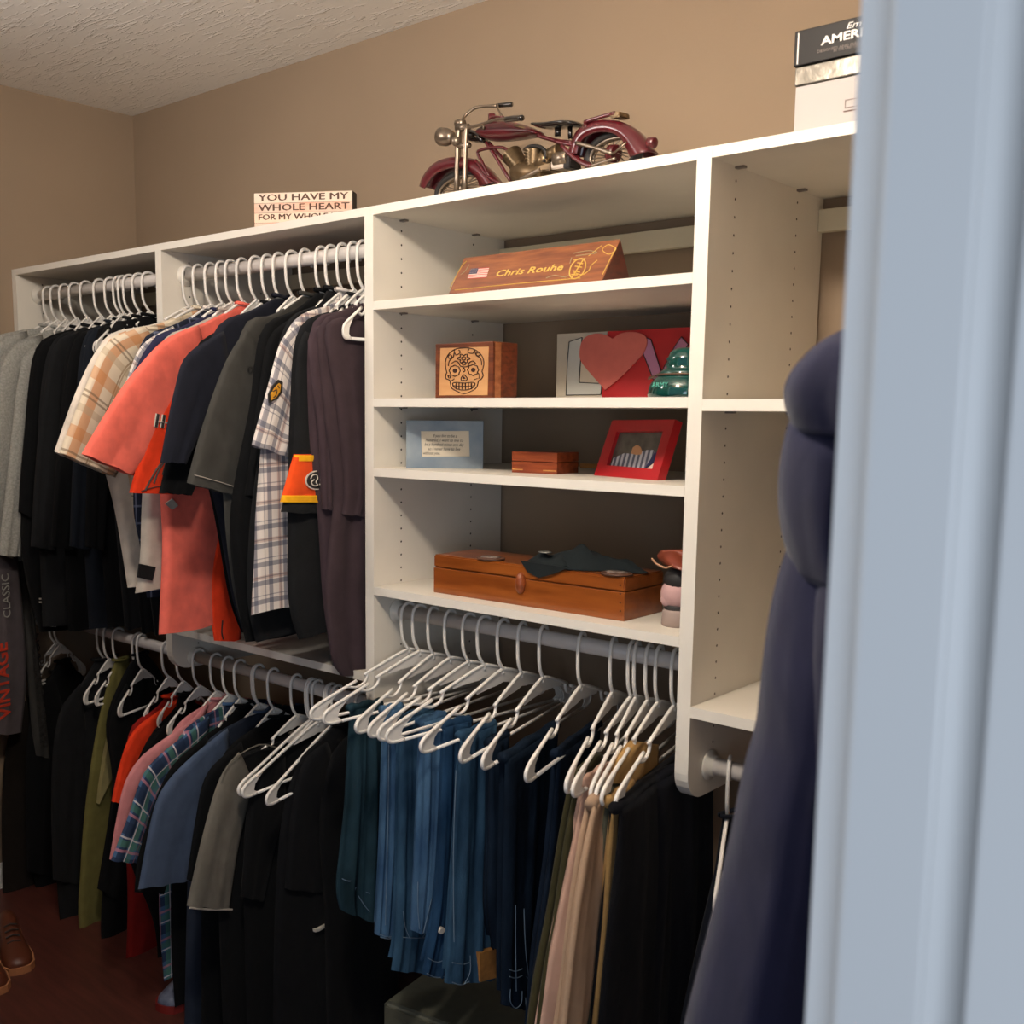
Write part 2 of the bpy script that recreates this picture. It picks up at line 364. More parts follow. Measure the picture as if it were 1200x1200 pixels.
# ------------------------------------------------------------------ garments
def resample(pts, n):
    P = [Vector((p[0], p[1])) for p in pts]; P = [Vector(q) for q in sm(P, 5)] if len(P) > 2 else P
    acc = [0]
    for i in range(1, len(P)): acc.append(acc[-1] + (P[i] - P[i - 1]).length)
    out = []; j = 0
    for i in range(n):
        d = acc[-1] * i / (n - 1)
        while j < len(P) - 2 and acc[j + 1] < d: j += 1
        s = (acc[j + 1] - acc[j]) or 1; out.append(P[j].lerp(P[j + 1], min(1, max(0, (d - acc[j]) / s))))
    return out
def loft(name, F, A, B, T, m, parent, n=26, K=16, fold=6.0, freq=2.2, off=0.0, seed=0, uvrot=False, hem=0.0, Ttop=None, fold0=0.15, close=False, powr=4):
    """cloth tube between edge polylines A (near) and B (far) in frame F; T half thickness (mm)"""
    rnd = random.Random(seed * 7 + len(name)); p1, p2, p3 = (rnd.random() * 6.28 for _ in range(3)); f1 = freq * (0.9 + 0.3 * rnd.random())
    ea, eb = resample(A, n), resample(B, n); bm = bmesh.new(); rows = []; uvr = []; Lg = 0; prev = None
    for i in range(n):
        t = i / (n - 1); a, b = ea[i], eb[i]; mid = (a + b) / 2; w = (b - a).length
        if prev is not None: Lg += (mid - prev).length
        prev = mid
        th = T if Ttop is None else Ttop + (T - Ttop) * min(1, t * 3.5)
        g = fold * (fold0 + (1 - fold0) * min(1, t * 1.3)); row = []; ur = []
        for side in (0, 1):
            for j in range(K):
                x = j / K if side == 0 else 1 - j / K
                prof = (1 - abs(2 * x - 1) ** powr) ** 0.5 if 0 < x < 1 else 0
                wv = math.sin(6.283 * f1 * x + p1 + t * 1.1) * 0.6 + math.sin(6.283 * (f1 * 1.9) * x + p2 - t * 2.0) * 0.3 + math.sin(6.283 * (f1 * 3.7) * x + p3 + t * 3) * 0.13
                q = a.lerp(b, x); nn = off + (th * prof if side == 0 else -th * prof) + g * wv * (0.35 + 0.65 * prof)
                zz = q.y + hem * t * math.sin(6.283 * f1 * x + p2)
                row.append(bm.verts.new(F.P(q.x, zz, nn))); ur.append(((x * w if uvrot else q.x) / 1000, (Lg if uvrot else q.y) / 1000))
        rows.append(row); uvr.append(ur)
    uvl = bm.loops.layers.uv.new('UVMap'); R = 2 * K
    uvd = {}
    for i in range(n):
        for j in range(R): uvd[rows[i][j]] = uvr[i][j]
    for i in range(n - 1):
        for j in range(R): bm.faces.new((rows[i][j], rows[i][(j + 1) % R], rows[i + 1][(j + 1) % R], rows[i + 1][j]))
    bm.faces.new(rows[0])
    if close: bm.faces.new(rows[-1])
    for f in bm.faces:
        for l in f.loops: l[uvl].uv = uvd[l.vert]
    return obj(name, bm, m, parent, True)
def interp(P, z):
    """s of polyline P (descending z) at height z"""
    for i in range(len(P) - 1):
        (s0, z0), (s1, z1) = P[i], P[i + 1]
        if z0 >= z >= z1: return s0 + (s1 - s0) * ((z0 - z) / ((z0 - z1) or 1))
    return P[0][0] if z > P[0][1] else P[-1][0]
def garment(kind, label, x0, yaw, body, m, sleeve=None, sm_=None, T=15, bodyback=None, zrod=ZR, hang='', cat='shirt', seed=None, extra=None, backw=255, fold=6, lead=None, neck=60, nohanger=False, y0=85, sl_off=9, hz=None, hem_mat=None):
    """body: pixel outline of the near edge, neck to hem; sleeve: (outer, inner) pixel edges"""
    F = Fr(x0, yaw, y0); seed = seed if seed is not None else int(abs(x0))
    bp_ = [F.px(p) for p in body]; bp_ = [bp_[0]] + [q for i, q in enumerate(bp_[1:])]
    for i in range(1, len(bp_)):
        if bp_[i][1] >= bp_[i - 1][1]: bp_[i] = (bp_[i][0], bp_[i - 1][1] - 2)
    bp_[0] = (max(bp_[0][0], 25), bp_[0][1])
    ztop, zb = bp_[0][1], bp_[-1][1]
    if bodyback: bk = [F.px(p) for p in bodyback]
    else:
        bk = []
        for s, z in bp_: bk.append((-min(max(s, 30), backw), z))
    t = thing(kind, label, cat, F.P(0, ztop))
    loft('shirt_body' if cat in ('shirt', 'jacket') else 'body', F, bp_, bk, T, m, t, n=30, K=18, fold=fold, seed=seed, Ttop=6, hem=3)
    if sleeve:
        o, i_ = ([F.px(p) for p in e] for e in sleeve)
        loft('sleeve', F, o, i_, min(T, 13), sm_ or m, t, n=20, K=12, fold=fold * 0.5, off=sl_off, seed=seed + 3, uvrot=True, Ttop=7, hem=1.5)
        # the far sleeve hangs behind, mirrored
        far = 1.0
        lim = lambda q: (-min(q[0], 330), q[1])
        loft('sleeve', F, [lim(q) for q in o], [lim(q) for q in i_], min(T, 10), sm_ or m, t, n=14, K=8, fold=2, seed=seed + 5, Ttop=6)
    # collar band
    bm = bmesh.new(); nk = min(neck, bp_[0][0] + 6)
    pts = [F.P(nk * math.cos(a), ztop + 4 + 5 * abs(math.cos(a)), 13 * math.sin(a)) for a in [i * math.pi / 10 for i in range(21)]]
    tube(bm, pts, 5, 6, cap=False); obj('collar', bm, hem_mat or sm_ or m, t, True)
    if extra: extra(F, t)
    ks = min(0.95, max(0.34, 0.76 * interp(bp_, zrod - 190) / 290))
    if not nohanger: hanger(x0, yaw, zrod, 'white plastic hanger inside the ' + (hang or label), 'hangers with shirts', k=ks)
    return t, F
def decal_text(F, t, body, p, size, m, n=20, up=None, along=None, **k):
    """lettering on the garment's right face at pixel p"""
    s, z = F.px(p); P = F.P(s, z, n); d = F.d.copy()
    xd = along if along is not None else -d; yd = up if up is not None else Vector((0, 0, 1))
    return text('lettering', body, P, xd, yd, size, m, t, **k)
def patch(F, t, pix, m, n0, n1, name='patch'):
    bm = bmesh.new(); prism(bm, F, [F.px(p) for p in pix], n0, n1); return obj(name, bm, m, t)
def strokes(F, t, lines, m, n, r=2.0, name='stitching', px=True, flat=1.0, k=3):
    bm = bmesh.new()
    for ln in lines:
        q = [F.px(p) if px else p for p in ln]; q = sm([(a, b) for a, b in q], k) if len(q) > 2 else [Vector(a) for a in q]
        tube(bm, [F.P(a[0], a[1], n) for a in q], r, 5, flat=flat)
    return obj(name, bm, m, t)
def hx(s):
    v = [int(s[i:i + 2], 16) / 255 for i in (0, 2, 4)]
    return tuple(x / 12.92 if x <= 0.04045 else ((x + 0.055) / 1.055) ** 2.4 for x in v)
black = cloth('black_cotton', hx('0d0e10')); black2 = cloth('faded_black_cotton', hx('1b1c1e')); navy = cloth('navy_cotton', hx('20222c')); charcoal = cloth('charcoal_cotton', hx('403f3c'))
grey = cloth('heather_grey_cotton', hx('9a9a94'), noise=0.2, nscale=160); lgrey = cloth('pale_grey_cotton', hx('b5ada3'))
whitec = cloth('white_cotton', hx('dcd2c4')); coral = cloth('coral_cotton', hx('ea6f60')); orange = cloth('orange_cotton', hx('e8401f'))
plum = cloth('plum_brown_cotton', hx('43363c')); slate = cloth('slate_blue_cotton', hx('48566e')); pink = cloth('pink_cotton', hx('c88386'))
olive = cloth('olive_cotton', hx('6f6a3c')); shaded_orange = cloth('shaded_orange_cotton', hx('8d1f1a')); gold = cloth('gold_thread', hx('d3962e')); yellow = cloth('yellow_stripe', hx('f0b01e'))
darkgrey = cloth('dark_grey_cotton', hx('4d4b49')); jg = cloth('grey_jersey_sleeve', hx('6b675f'))
plaidC = plaid('cream_orange_plaid', hx('dccfb8'), [(0, 130, .22, .10, hx('c98a55'), .7), (0, 130, .6, .02, hx('8a6a4a'), .7), (0, 130, .66, .02, hx('8a6a4a'), .5), (1, 150, .3, .10, hx('c98a55'), .6), (1, 150, .62, .018, hx('7d6a55'), .7), (1, 150, .7, .018, hx('7d6a55'), .7), (1, 150, .9, .06, hx('b9a78c'), .6)])
plaidW = plaid('white_navy_check', hx('ddd5cf'), [(0, 44, .25, .13, hx('474d66'), .62), (0, 88, .8, .06, hx('a06a55'), .45), (1, 44, .3, .13, hx('454b62'), .62), (1, 88, .8, .05, hx('a0705c'), .4), (1, 44, .62, .03, hx('3f455c'), .5), (0, 44, .6, .03, hx('3f455c'), .5)])
plaidD = plaid('dark_blue_check', hx('1f2433'), [(0, 40, .3, .06, hx('6a7086'), .6), (1, 46, .3, .06, hx('6a7086'), .6)])
plaidB = plaid('blue_green_plaid', hx('46648a'), [(0, 74, .25, .17, hx('24304a'), .85), (1, 82, .3, .17, hx('27344e'), .85), (0, 74, .62, .10, hx('4b7a66'), .6), (1, 82, .72, .10, hx('4b7a66'), .6), (0, 74, .5, .025, hx('d8cfd0'), .8), (1, 82, .55, .025, hx('d8cfd0'), .8), (1, 82, .93, .04, hx('c07f8e'), .7), (0, 74, .93, .03, hx('c07f8e'), .5)])
TG = 'hangers with shirts'

# ---- leftmost bay, upper rod
Aus = [59, 68, 78, 90, 103, 119, 132, 142, 154, 165, 176]
Ax = [hook_x(u, -20) for u in Aus]
names_a = [
    ('grey_shirt', 'heather grey long-sleeved shirt, leftmost on the upper rod', grey, 'leftmost grey shirt'),
    ('grey_shirt', 'heather grey shirt, second from the left on the upper rod', grey, 'second grey shirt'),
    ('grey_shirt', 'heather grey shirt touching the first black shirt, third from the left', grey, 'third grey shirt'),
    ('black_shirt', 'long black shirt right beside the grey shirts on the upper rod', black, 'black shirt beside the grey ones'),
    ('black_shirt', 'faded black shirt, second of the black ones in the left bay', black2, 'second black shirt'),
    ('black_shirt', 'long black shirt, third of the black ones in the left bay', black, 'third black shirt'),
    ('navy_shirt', 'dark navy shirt among the black ones in the left bay', cloth('midnight_cotton', hx('1b2028')), 'dark navy shirt'),
    ('black_shirt', 'long black shirt, fourth of the black ones in the left bay', black, 'fourth black shirt'),
    ('black_shirt', 'black shirt, third from the divider in the left bay', black2, 'black shirt third from the divider'),
    ('black_shirt', 'black shirt, second from the divider in the left bay', black, 'black shirt second from the divider'),
    ('black_shirt', 'black shirt nearest the divider in the left bay', black, 'black shirt nearest the divider'),
]
gs = [([(48, 384), (20, 388), (-12, 402), (-20, 470), (-14, 560), (-10, 660)], ([(30, 388), (-5, 400), (-22, 450), (-30, 540), (-25, 640)], [(28, 440), (15, 520), (8, 600), (5, 650)])),
      ([(66, 386), (40, 392), (5, 412), (-3, 450), (-5, 560), (0, 650)], ([(48, 392), (14, 404), (-4, 440), (-14, 540), (-16, 640)], [(40, 440), (26, 520), (18, 600), (14, 655)])),
      ([(78, 388), (60, 396), (34, 410), (22, 440), (18, 560), (16, 640)], ([(66, 396), (36, 408), (20, 440), (8, 540), (-4, 650)], [(50, 440), (40, 520), (30, 600), (22, 652)])),
      ([(90, 386), (74, 396), (44, 412), (33, 455), (26, 560), (26, 655), (46, 742)], ([(80, 396), (46, 412), (33, 455), (24, 540), (20, 600)], [(70, 450), (62, 540), (50, 615)])),
      ([(105, 384), (92, 394), (62, 408), (48, 455), (44, 560), (50, 735)], ([(92, 396), (64, 408), (50, 455), (40, 540), (34, 640)], [(84, 450), (74, 540), (64, 645)])),
      ([(120, 383), (108, 392), (84, 404), (72, 455), (72, 560), (80, 740)], ([(108, 394), (86, 404), (73, 455), (64, 540), (58, 640)], [(104, 450), (96, 540), (86, 645)])),
      ([(133, 380), (122, 389), (100, 400), (90, 455), (94, 560), (104, 738)], ([(122, 390), (102, 400), (92, 455), (84, 540), (80, 640)], [(118, 450), (112, 540), (104, 645)])),
      ([(143, 378), (133, 386), (114, 396), (105, 455), (112, 560), (126, 736)], ([(134, 388), (116, 396), (107, 455), (100, 540), (98, 640)], [(134, 450), (128, 540), (120, 645)])),
      ([(155, 376), (146, 383), (130, 392), (122, 455), (130, 560), (146, 738)], None),
      ([(166, 374), (158, 381), (146, 388), (138, 455), (146, 560), (166, 742)], None),
      ([(176, 372), (170, 378), (160, 384), (154, 455), (160, 560), (182, 744)], None)]
for i, (k, lab, mt, hg) in enumerate(names_a):
    body, sl = gs[i]
    if i > 2: body = [body[0]] + [(p[0], p[1] - 8) for p in body[1:3]] + body[3:]; sl = sl and tuple([(p[0], p[1] - (8, 7, 0, 0, 0)[j]) for j, p in enumerate(e)] for e in sl)
    Y = (6, 4, 8, 2, 3, 0, -2, 1, -2, -4, -3)[i]
    t, F = garment(k, lab, Ax[i], Y, body, mt, sl, T=12, hang=hg, neck=50, seed=i, fold=7)
    if i == 3:
        patch(F, t, [(42, 700), (57, 700), (57, 701.6), (42, 701.6)], whitec, 20, 23, 'white_stripe'); patch(F, t, [(42, 704), (57, 704), (57, 705.6), (42, 705.6)], whitec, 20, 23, 'white_stripe')
        patch(F, t, [(46, 716), (60, 714), (66, 728), (62, 734), (50, 733)], grey, 16, 20, 'shirt_tail')
hanger(hook_x(142, -20) + 22, 14, ZR, 'bare white hanger jutting out between the black shirts of the left bay', k=0.42)

# ---- middle-left bay, upper rod
Bus = [223, 235, 249, 262, 273, 286, 302, 318, 334, 350, 366, 385, 406, 417, 425]
Bx = [hook_x(u, -20) for u in Bus]
garment('white_tee', 'white tee showing as a thin edge behind the cream and orange plaid shirt', Bx[0], 8, [(222, 368), (180, 380), (118, 402), (112, 500), (135, 600), (150, 690)], whitec, ([(150, 386), (117, 402), (88, 455), (61, 529)], [(170, 440), (135, 490), (112, 552)]), T=9, hang='white tee', seed=21)
t, F = garment('plaid_shirt', 'cream and orange plaid short-sleeved shirt hanging over the divider', Bx[1], 10, [(232, 364), (185, 380), (124, 402), (130, 480), (150, 560), (158, 620)], plaidC, ([(165, 382), (122, 402), (98, 450), (66, 531)], [(195, 430), (165, 490), (132, 560)]), T=10, hang='cream and orange plaid shirt', seed=22, sl_off=12)
garment('checked_shirt', 'navy and white checked shirt mostly hidden between the plaid and navy shirts', Bx[2], 8, [(240, 364), (205, 380), (165, 402), (160, 480), (156, 590), (164, 640), (172, 700)], plaidD, ([(200, 382), (166, 402), (150, 432), (140, 470)], [(210, 420), (190, 460), (160, 500)]), sm_=plaidW, T=8, hang='navy and white checked shirt', seed=23)
garment('navy_tee', 'navy tee sliver beside the light grey shirt', Bx[3], 8, [(250, 366), (215, 382), (176, 402), (170, 480), (172, 600), (178, 690)], cloth('dark_blue_cotton', hx('2b2d48')), ([(210, 384), (176, 400), (156, 432), (143, 462), (150, 520)], [(225, 430), (205, 480), (180, 530)]), T=8, hang='navy tee', seed=24)
t, F = garment('grey_tee', 'light grey tee behind the coral shirt with a dark square near its hem', Bx[4], 8, [(258, 366), (225, 382), (188, 404), (172, 500), (166, 590), (164, 650), (158, 694)], lgrey, ([(215, 384), (188, 402), (170, 428), (158, 452), (165, 510)], [(235, 430), (218, 480), (195, 530)]), T=9, hang='light grey tee', seed=25)
patch(F, t, [(159, 660), (178, 664), (174, 680), (157, 676)], black2, 11, 16)
def coral_x(F, t):
    out = [F.px(p) for p in ((243, 396), (214, 417), (190, 466), (166, 508), (150, 556), (144, 577))]; inn = [F.px(p) for p in ((262, 396), (235, 440), (222, 490), (212, 530), (205, 560), (204, 579))]
    sd = loft('side_panel', F, out, inn, 8, orange, t, n=20, K=10, fold=2, off=22, seed=3, Ttop=5)
    strokes(F, t, [[(192, 526), (176, 545), (166, 562), (160, 574)], [(188, 532), (176, 550), (170, 566)]], darkgrey, 31, r=5, name='swoosh_print', flat=.3)
    strokes(F, t, [[(156, 575), (172, 570), (196, 568)], [(186, 537), (180, 556)]], darkgrey, 31, r=3.4, name='swoosh_print', flat=.3)
    s, z = F.px((172, 502)); hw = strokes(F, t, [[(s, z + 4), (s - 8, z + 36)], [(s - 20, z + 2), (s - 28, z + 34)], [(s - 6, z + 17), (s - 22, z + 16)], [(s - 34, z + 14), (s - 44, z + 13)]], whitec, 31.5, r=6.5, name='lettering', px=False, flat=.3)
    strokes(F, t, [[(s, z + 4), (s - 8, z + 36)], [(s - 20, z + 2), (s - 28, z + 34)], [(s - 6, z + 17), (s - 22, z + 16)], [(s - 34, z + 14), (s - 44, z + 13)]], M['dark'], 33.5, r=4, name='lettering', px=False, flat=.3)
    # orange strip with a vent at the hem of the body
    a = [F.px(p) for p in ((262, 600), (243, 660), (240, 700), (246, 750))]; b = [F.px(p) for p in ((285, 600), (282, 690), (278, 751))]
    loft('side_panel', F, a, b, 5, orange, t, n=14, K=8, fold=2, off=15, seed=9)
    strokes(F, t, [[(254, 726), (253, 740), (255, 748)]], M['dark'], 22, r=2.5, name='vent', flat=.4)
    patch(F, t, [(188, 590), (196, 584), (203, 592), (196, 597)], lgrey, 16, 19, 'label_tag')
garment('coral_shirt', 'coral short-sleeved shirt with orange side panel and dark print', Bx[5], 10, [(296, 361), (240, 378), (196, 404), (186, 500), (188, 590), (190, 640), (186, 745)], coral, ([(228, 381), (201, 391), (181, 404), (159, 428), (139, 453), (113, 494), (91, 532)], [(236, 430), (212, 470), (186, 520), (152, 558)]), T=13, hang='coral shirt', seed=26, extra=coral_x, sl_off=14)
garment('black_tee', 'black tee whose short sleeve hangs just below the navy one', -490, 8, [(310, 358), (262, 384), (226, 414), (228, 500), (250, 600), (268, 700), (283, 742)], black, ([(255, 392), (226, 414), (208, 470), (183, 577)], [(262, 450), (246, 520), (222, 580)]), T=9, hang='black tee under the navy one', seed=27)
garment('navy_tee', 'dark navy tee between the coral shirt and the dark grey shirt', -442, 8, [(340, 352), (294, 364), (250, 390), (230, 500), (253, 600), (271, 700), (286, 745)], navy, ([(257, 388), (214, 416), (200, 455), (191, 497), (183, 541)], [(262, 440), (240, 490), (214, 543)]), T=10, hang='dark navy tee', seed=28, sl_off=14)
t, F = garment('grey_shirt', 'dark grey short-sleeved shirt with stitched cuff in the middle of the bay', -335, 8, [(366, 349), (320, 369), (284, 385), (262, 500), (262, 600), (274, 700), (290, 750)], charcoal, ([(284, 385), (259, 425), (232, 500), (214, 566)], [(314, 440), (296, 519), (278, 583)]), T=11, hang='dark grey shirt', seed=29, sl_off=14)
strokes(F, t, [[(218, 556), (240, 562), (279, 574)]], lgrey, 28.5, r=.9)
decal_text(F, t, 'OCTO', (281, 438), 22, M['dark'], n=29, along=Vector((F.d.x * -.9, F.d.y * -.9, .3)), up=Vector((F.d.x * .3, F.d.y * .3, .9)), ext=.5)
garment('black_tee', 'black tee between the dark grey shirt and the white checked shirt', -272, 7, [(392, 346), (345, 364), (306, 388), (292, 480), (270, 600), (276, 690), (288, 754)], black, ([(340, 372), (312, 396), (300, 460), (284, 580)], [(345, 440), (330, 510), (312, 585)]), T=11, hang='black tee', seed=30)
garment('black_tee', 'second black tee close behind the white checked shirt', -235, 7, [(405, 344), (370, 358), (334, 380), (312, 480), (294, 600), (290, 700), (300, 752)], black2, ([(360, 372), (334, 386), (318, 460), (300, 560)], [(360, 440), (345, 510), (332, 565)]), T=9, hang='second black tee', seed=31)
t, F = garment('checked_shirt', 'white and navy checked short-sleeved shirt with an embroidered sleeve badge', -192, 7, [(416, 346), (390, 356), (340, 380), (312, 480), (300, 590), (298, 650), (294, 720)], plaidW, ([(345, 378), (324, 400), (308, 455), (290, 521)], [(362, 430), (350, 480), (334, 538)]), T=12, hang='white and navy checked shirt', seed=32, sl_off=14, fold=8)
patch(F, t, [(305, 472), (304, 462), (309, 452), (316, 445), (321, 448), (320, 460), (314, 468)], M['dark'], 26, 29.5, 'badge')
patch(F, t, [(307, 469), (306, 462), (311, 454), (316, 449), (318, 451), (317, 459), (313, 465)], gold, 29, 31, 'badge')
strokes(F, t, [[(308, 459), (313, 457), (312, 463), (309, 466)], [(314, 452), (316, 455)]], M['dark'], 31.5, r=1.3, name='badge_print')
def cuffx(F, t):
    o = [F.px(p) for p in ((338, 532), (322, 588))]; i = [F.px(p) for p in ((388, 532), (386, 588))]
    loft('cuff_panel', F, o, i, 11, cloth('orange_panel', hx('e8511f')), t, n=8, K=12, fold=2, off=16, seed=4)
    for a, b in (((338, 533), (337, 540)), ((324, 580), (322, 588))):
        loft('yellow_stripe', F, [F.px(a), F.px(b)], [F.px((388, a[1])), F.px((388, b[1]))], 12, yellow, t, n=4, K=12, fold=2, off=16.6, seed=4)
    s, z = F.px((361, 562))
    bm = bmesh.new(); prism(bm, F, [(s + 40 * math.cos(a) * 1.05, z + 23 * math.sin(a)) for a in [i * math.pi / 12 for i in range(24)]], 28, 30.5); obj('emblem', bm, whitec, t)
    bm = bmesh.new(); prism(bm, F, [(s + 36 * math.cos(a) * 1.05, z + 20 * math.sin(a)) for a in [i * math.pi / 12 for i in range(24)]], 30, 31.5); obj('emblem', bm, M['dark'], t)
    strokes(F, t, [[(s + 26, z + 4), (s + 20, z + 12), (s + 6, z + 13), (s + 2, z + 4), (s + 8, z - 4), (s + 2, z - 12), (s + 16, z - 12), (s + 24, z - 4), (s + 14, z + 2)], [(s - 6, z + 10), (s - 16, z + 10), (s - 22, z), (s - 14, z - 9), (s - 4, z - 10)], [(s - 6, z), (s - 14, z + 1)]], whitec, 32, r=1.7, name='emblem', px=False)
garment('black_jersey', 'black jersey with an orange and yellow banded cuff and round emblem', -152, 8, [(418, 350), (395, 362), (350, 385), (340, 480), (338, 580), (338, 700), (350, 748)], black2, ([(352, 388), (342, 420), (338, 530), (324, 600)], [(400, 420), (392, 520), (388, 602)]), T=11, hang='black jersey', seed=33, extra=cuffx, sl_off=14)
garment('plum_sweater', 'plum-brown long-sleeved sweater, second from the shelves', -118, 6, [(424, 354), (400, 364), (364, 384), (362, 500), (372, 600), (378, 700), (388, 772)], plum, ([(385, 378), (357, 392), (361, 450), (369, 519), (373, 596)], [(402, 400), (392, 500), (384, 598)]), T=10, hang='plum-brown sweater beside the black jersey', seed=34, sl_off=13)
garment('plum_sweater', 'plum-brown long-sleeved sweater nearest the shelves, hanging lowest', -84, 2, [(432, 354), (405, 362), (372, 386), (378, 480), (390, 570), (384, 640), (380, 700), (387, 770), (398, 790)], cloth('plum_brown_fleece', hx('3f3338')), ([(395, 372), (376, 388), (388, 470), (398, 560), (396, 602)], [(434, 380), (434, 470), (436, 570), (428, 606)]), T=11, hang='plum-brown sweater nearest the shelves', seed=35, bodyback=[(446, 354), (450, 420), (452, 640), (452, 800)], fold=9, sl_off=12)
hanger(Bx[6], 2, ZR, 'bare white hanger just right of the coral shirt on the upper rod', k=0.4)
hanger(-388, 2, ZR, 'bare white hanger in the middle of the upper rod behind the dark grey shirt', k=0.4)
hanger(-50, 1, ZR, 'bare white hanger tight against the shelving divider on the upper rod', k=0.45)

# ---- lower rods
Z1 = -1143
Lx = {u: hook_x(u, Z1) for u in (81, 100, 111, 126, 148, 165, 180, 204, 226, 232, 239, 245, 254, 268, 285, 295, 301, 322, 335, 349, 366, 374, 386, 397, 410)}
garment('black_jacket', 'long black jacket at the far left of the low rod', Lx[81] - 60, 8, [(80, 775), (60, 790), (38, 830), (30, 950), (52, 1100), (64, 1176)], black, ([(60, 790), (36, 830), (28, 900), (30, 1020)], [(80, 860), (78, 950), (76, 1030)]), T=24, hang='long black jacket', zrod=ZL, cat='jacket', seed=40, fold=10)
garment('dark_coat', 'long dark brown coat against the left wall below the grey sweatshirt', -1738, 4, [(60, 790), (34, 815), (10, 860), (2, 950), (4, 1060)], cloth('dark_brown_wool', hx('1d1916')), None, T=14, hang='dark brown coat', zrod=ZL, cat='coat', seed=39, fold=8)
garment('black_jacket', 'black jacket second from the left on the low rod', -1410, 6, [(110, 776), (96, 800), (68, 840), (64, 950), (72, 1090), (96, 1168)], black2, ([(92, 800), (66, 840), (58, 920), (60, 1030)], [(100, 870), (98, 950), (92, 1035)]), T=18, hang='second black jacket', zrod=ZL, cat='jacket', seed=41, fold=10)
t, F = garment('olive_jacket', 'olive jacket with a pale khaki edge showing between the black ones', -1310, 6, [(140, 775), (126, 800), (112, 860), (100, 940), (94, 1014), (92, 1090), (112, 1168)], olive, None, T=12, hang='olive jacket', zrod=ZL, cat='jacket', seed=42, fold=10, backw=140)
garment('black_jacket', 'black jacket between the olive one and the orange shirt', -1190, 6, [(158, 770), (140, 800), (124, 850), (132, 930), (118, 1080), (128, 1160)], black, ([(146, 800), (126, 845), (130, 920), (112, 1040)], [(160, 860), (155, 950), (142, 1060)]), T=12, hang='third black jacket', zrod=ZL, cat='jacket', seed=43, fold=10)
patch(F, t, [(122, 862), (118, 880), (112, 920), (110, 940), (121, 918), (130, 900), (134, 880), (128, 864)], cloth('khaki_lining', hx('9a9063')), 13, 30, 'lining')
garment('orange_shirt', 'orange-red long shirt between black ones on the low rod', -1020, 6, [(205, 816), (180, 832), (152, 856), (146, 930), (150, 1060), (146, 1164)], shaded_orange, ([(204, 818), (176, 836), (151, 857), (137, 892), (128, 938)], [(208, 840), (185, 870), (158, 910), (140, 940)]), sm_=orange, T=11, hang='orange-red shirt', zrod=ZL, seed=44, sl_off=15)  # body is the orange cloth with its shade put into a darker red
garment('black_shirt', 'black shirt between the orange and the pink shirt', -940, 4, [(226, 812), (205, 830), (176, 862), (152, 920), (150, 1000), (180, 1080), (186, 1140)], black, ([(205, 836), (180, 858), (158, 895), (142, 950)], [(215, 880), (195, 940), (170, 990)]), T=10, hang='black shirt beside the orange one', zrod=ZL, seed=45)
garment('pink_shirt', 'pink shirt beside the blue plaid one', -765, 8, [(262, 818), (241, 822), (200, 860), (190, 940), (186, 1040), (190, 1100)], pink, ([(241, 820), (221, 842), (172, 877), (153, 897), (139, 928), (125, 1006)], [(228, 860), (195, 900), (170, 950), (150, 1007)]), T=10, hang='pink shirt', zrod=ZL, seed=46, sl_off=12)
garment('plaid_shirt', 'blue and green plaid short-sleeved shirt beside the pink one', -706, 10, [(275, 824), (250, 832), (208, 866), (192, 950), (186, 1060), (192, 1150)], plaidB, ([(241, 838), (208, 864), (183, 884), (163, 908), (146, 956), (126, 1007)], [(235, 880), (205, 915), (175, 950), (157, 1010)]), T=10, hang='blue and green plaid shirt', zrod=ZL, seed=47, sl_off=13)
garment('black_shirt', 'black shirt between the plaid and the slate-blue shirt', -648, 8, [(288, 826), (262, 846), (225, 880), (205, 960), (200, 1080), (205, 1180)], black, ([(240, 862), (205, 890), (184, 925), (160, 1000), (155, 1044)], [(245, 920), (215, 970), (190, 1046)]), T=10, hang='black shirt beside the plaid one', zrod=ZL, seed=48)
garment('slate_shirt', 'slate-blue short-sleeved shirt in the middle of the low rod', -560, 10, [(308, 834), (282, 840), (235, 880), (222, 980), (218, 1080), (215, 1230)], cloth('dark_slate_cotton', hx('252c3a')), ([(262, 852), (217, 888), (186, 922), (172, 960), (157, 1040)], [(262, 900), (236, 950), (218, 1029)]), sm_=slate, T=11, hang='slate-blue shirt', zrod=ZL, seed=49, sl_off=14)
garment('black_shirt', 'black shirt between the slate-blue one and the grey-sleeved one', Lx[322], 8, [(330, 838), (300, 852), (262, 884), (240, 960), (236, 1080), (236, 1240)], black, ([(280, 868), (240, 905), (226, 960), (216, 1030)], [(285, 940), (262, 990), (245, 1040)]), T=11, hang='black shirt beside the slate-blue one', zrod=ZL, seed=50)
def piping(F, t):
    strokes(F, t, [[(338, 878), (318, 875), (294, 871), (262, 890), (251, 912)]], jg, 26, r=2.2, name='piping')
    strokes(F, t, [[(214, 1061), (238, 1063), (264, 1063)]], lgrey, 24, r=2.4, name='piping')
garment('black_jersey', 'black jersey with grey sleeves edged in pale piping', Lx[349], 10, [(345, 862), (318, 874), (292, 872), (265, 890), (256, 960), (256, 1080), (262, 1240)], black, ([(275, 880), (252, 912), (232, 980), (214, 1060)], [(292, 920), (275, 990), (264, 1063)]), sm_=jg, T=12, hang='grey-sleeved jersey', zrod=ZL, seed=51, extra=piping, sl_off=14)
garment('black_shirt', 'black shirt right of the grey-sleeved jersey', Lx[366] + 10, 8, [(360, 860), (330, 880), (300, 905), (286, 980), (286, 1090), (290, 1250)], black, ([(330, 880), (298, 910), (286, 980), (280, 1050)], [(330, 950), (318, 1000), (306, 1055)]), T=12, hang='black shirt right of the jersey', zrod=ZL, seed=52, cat='shirt')
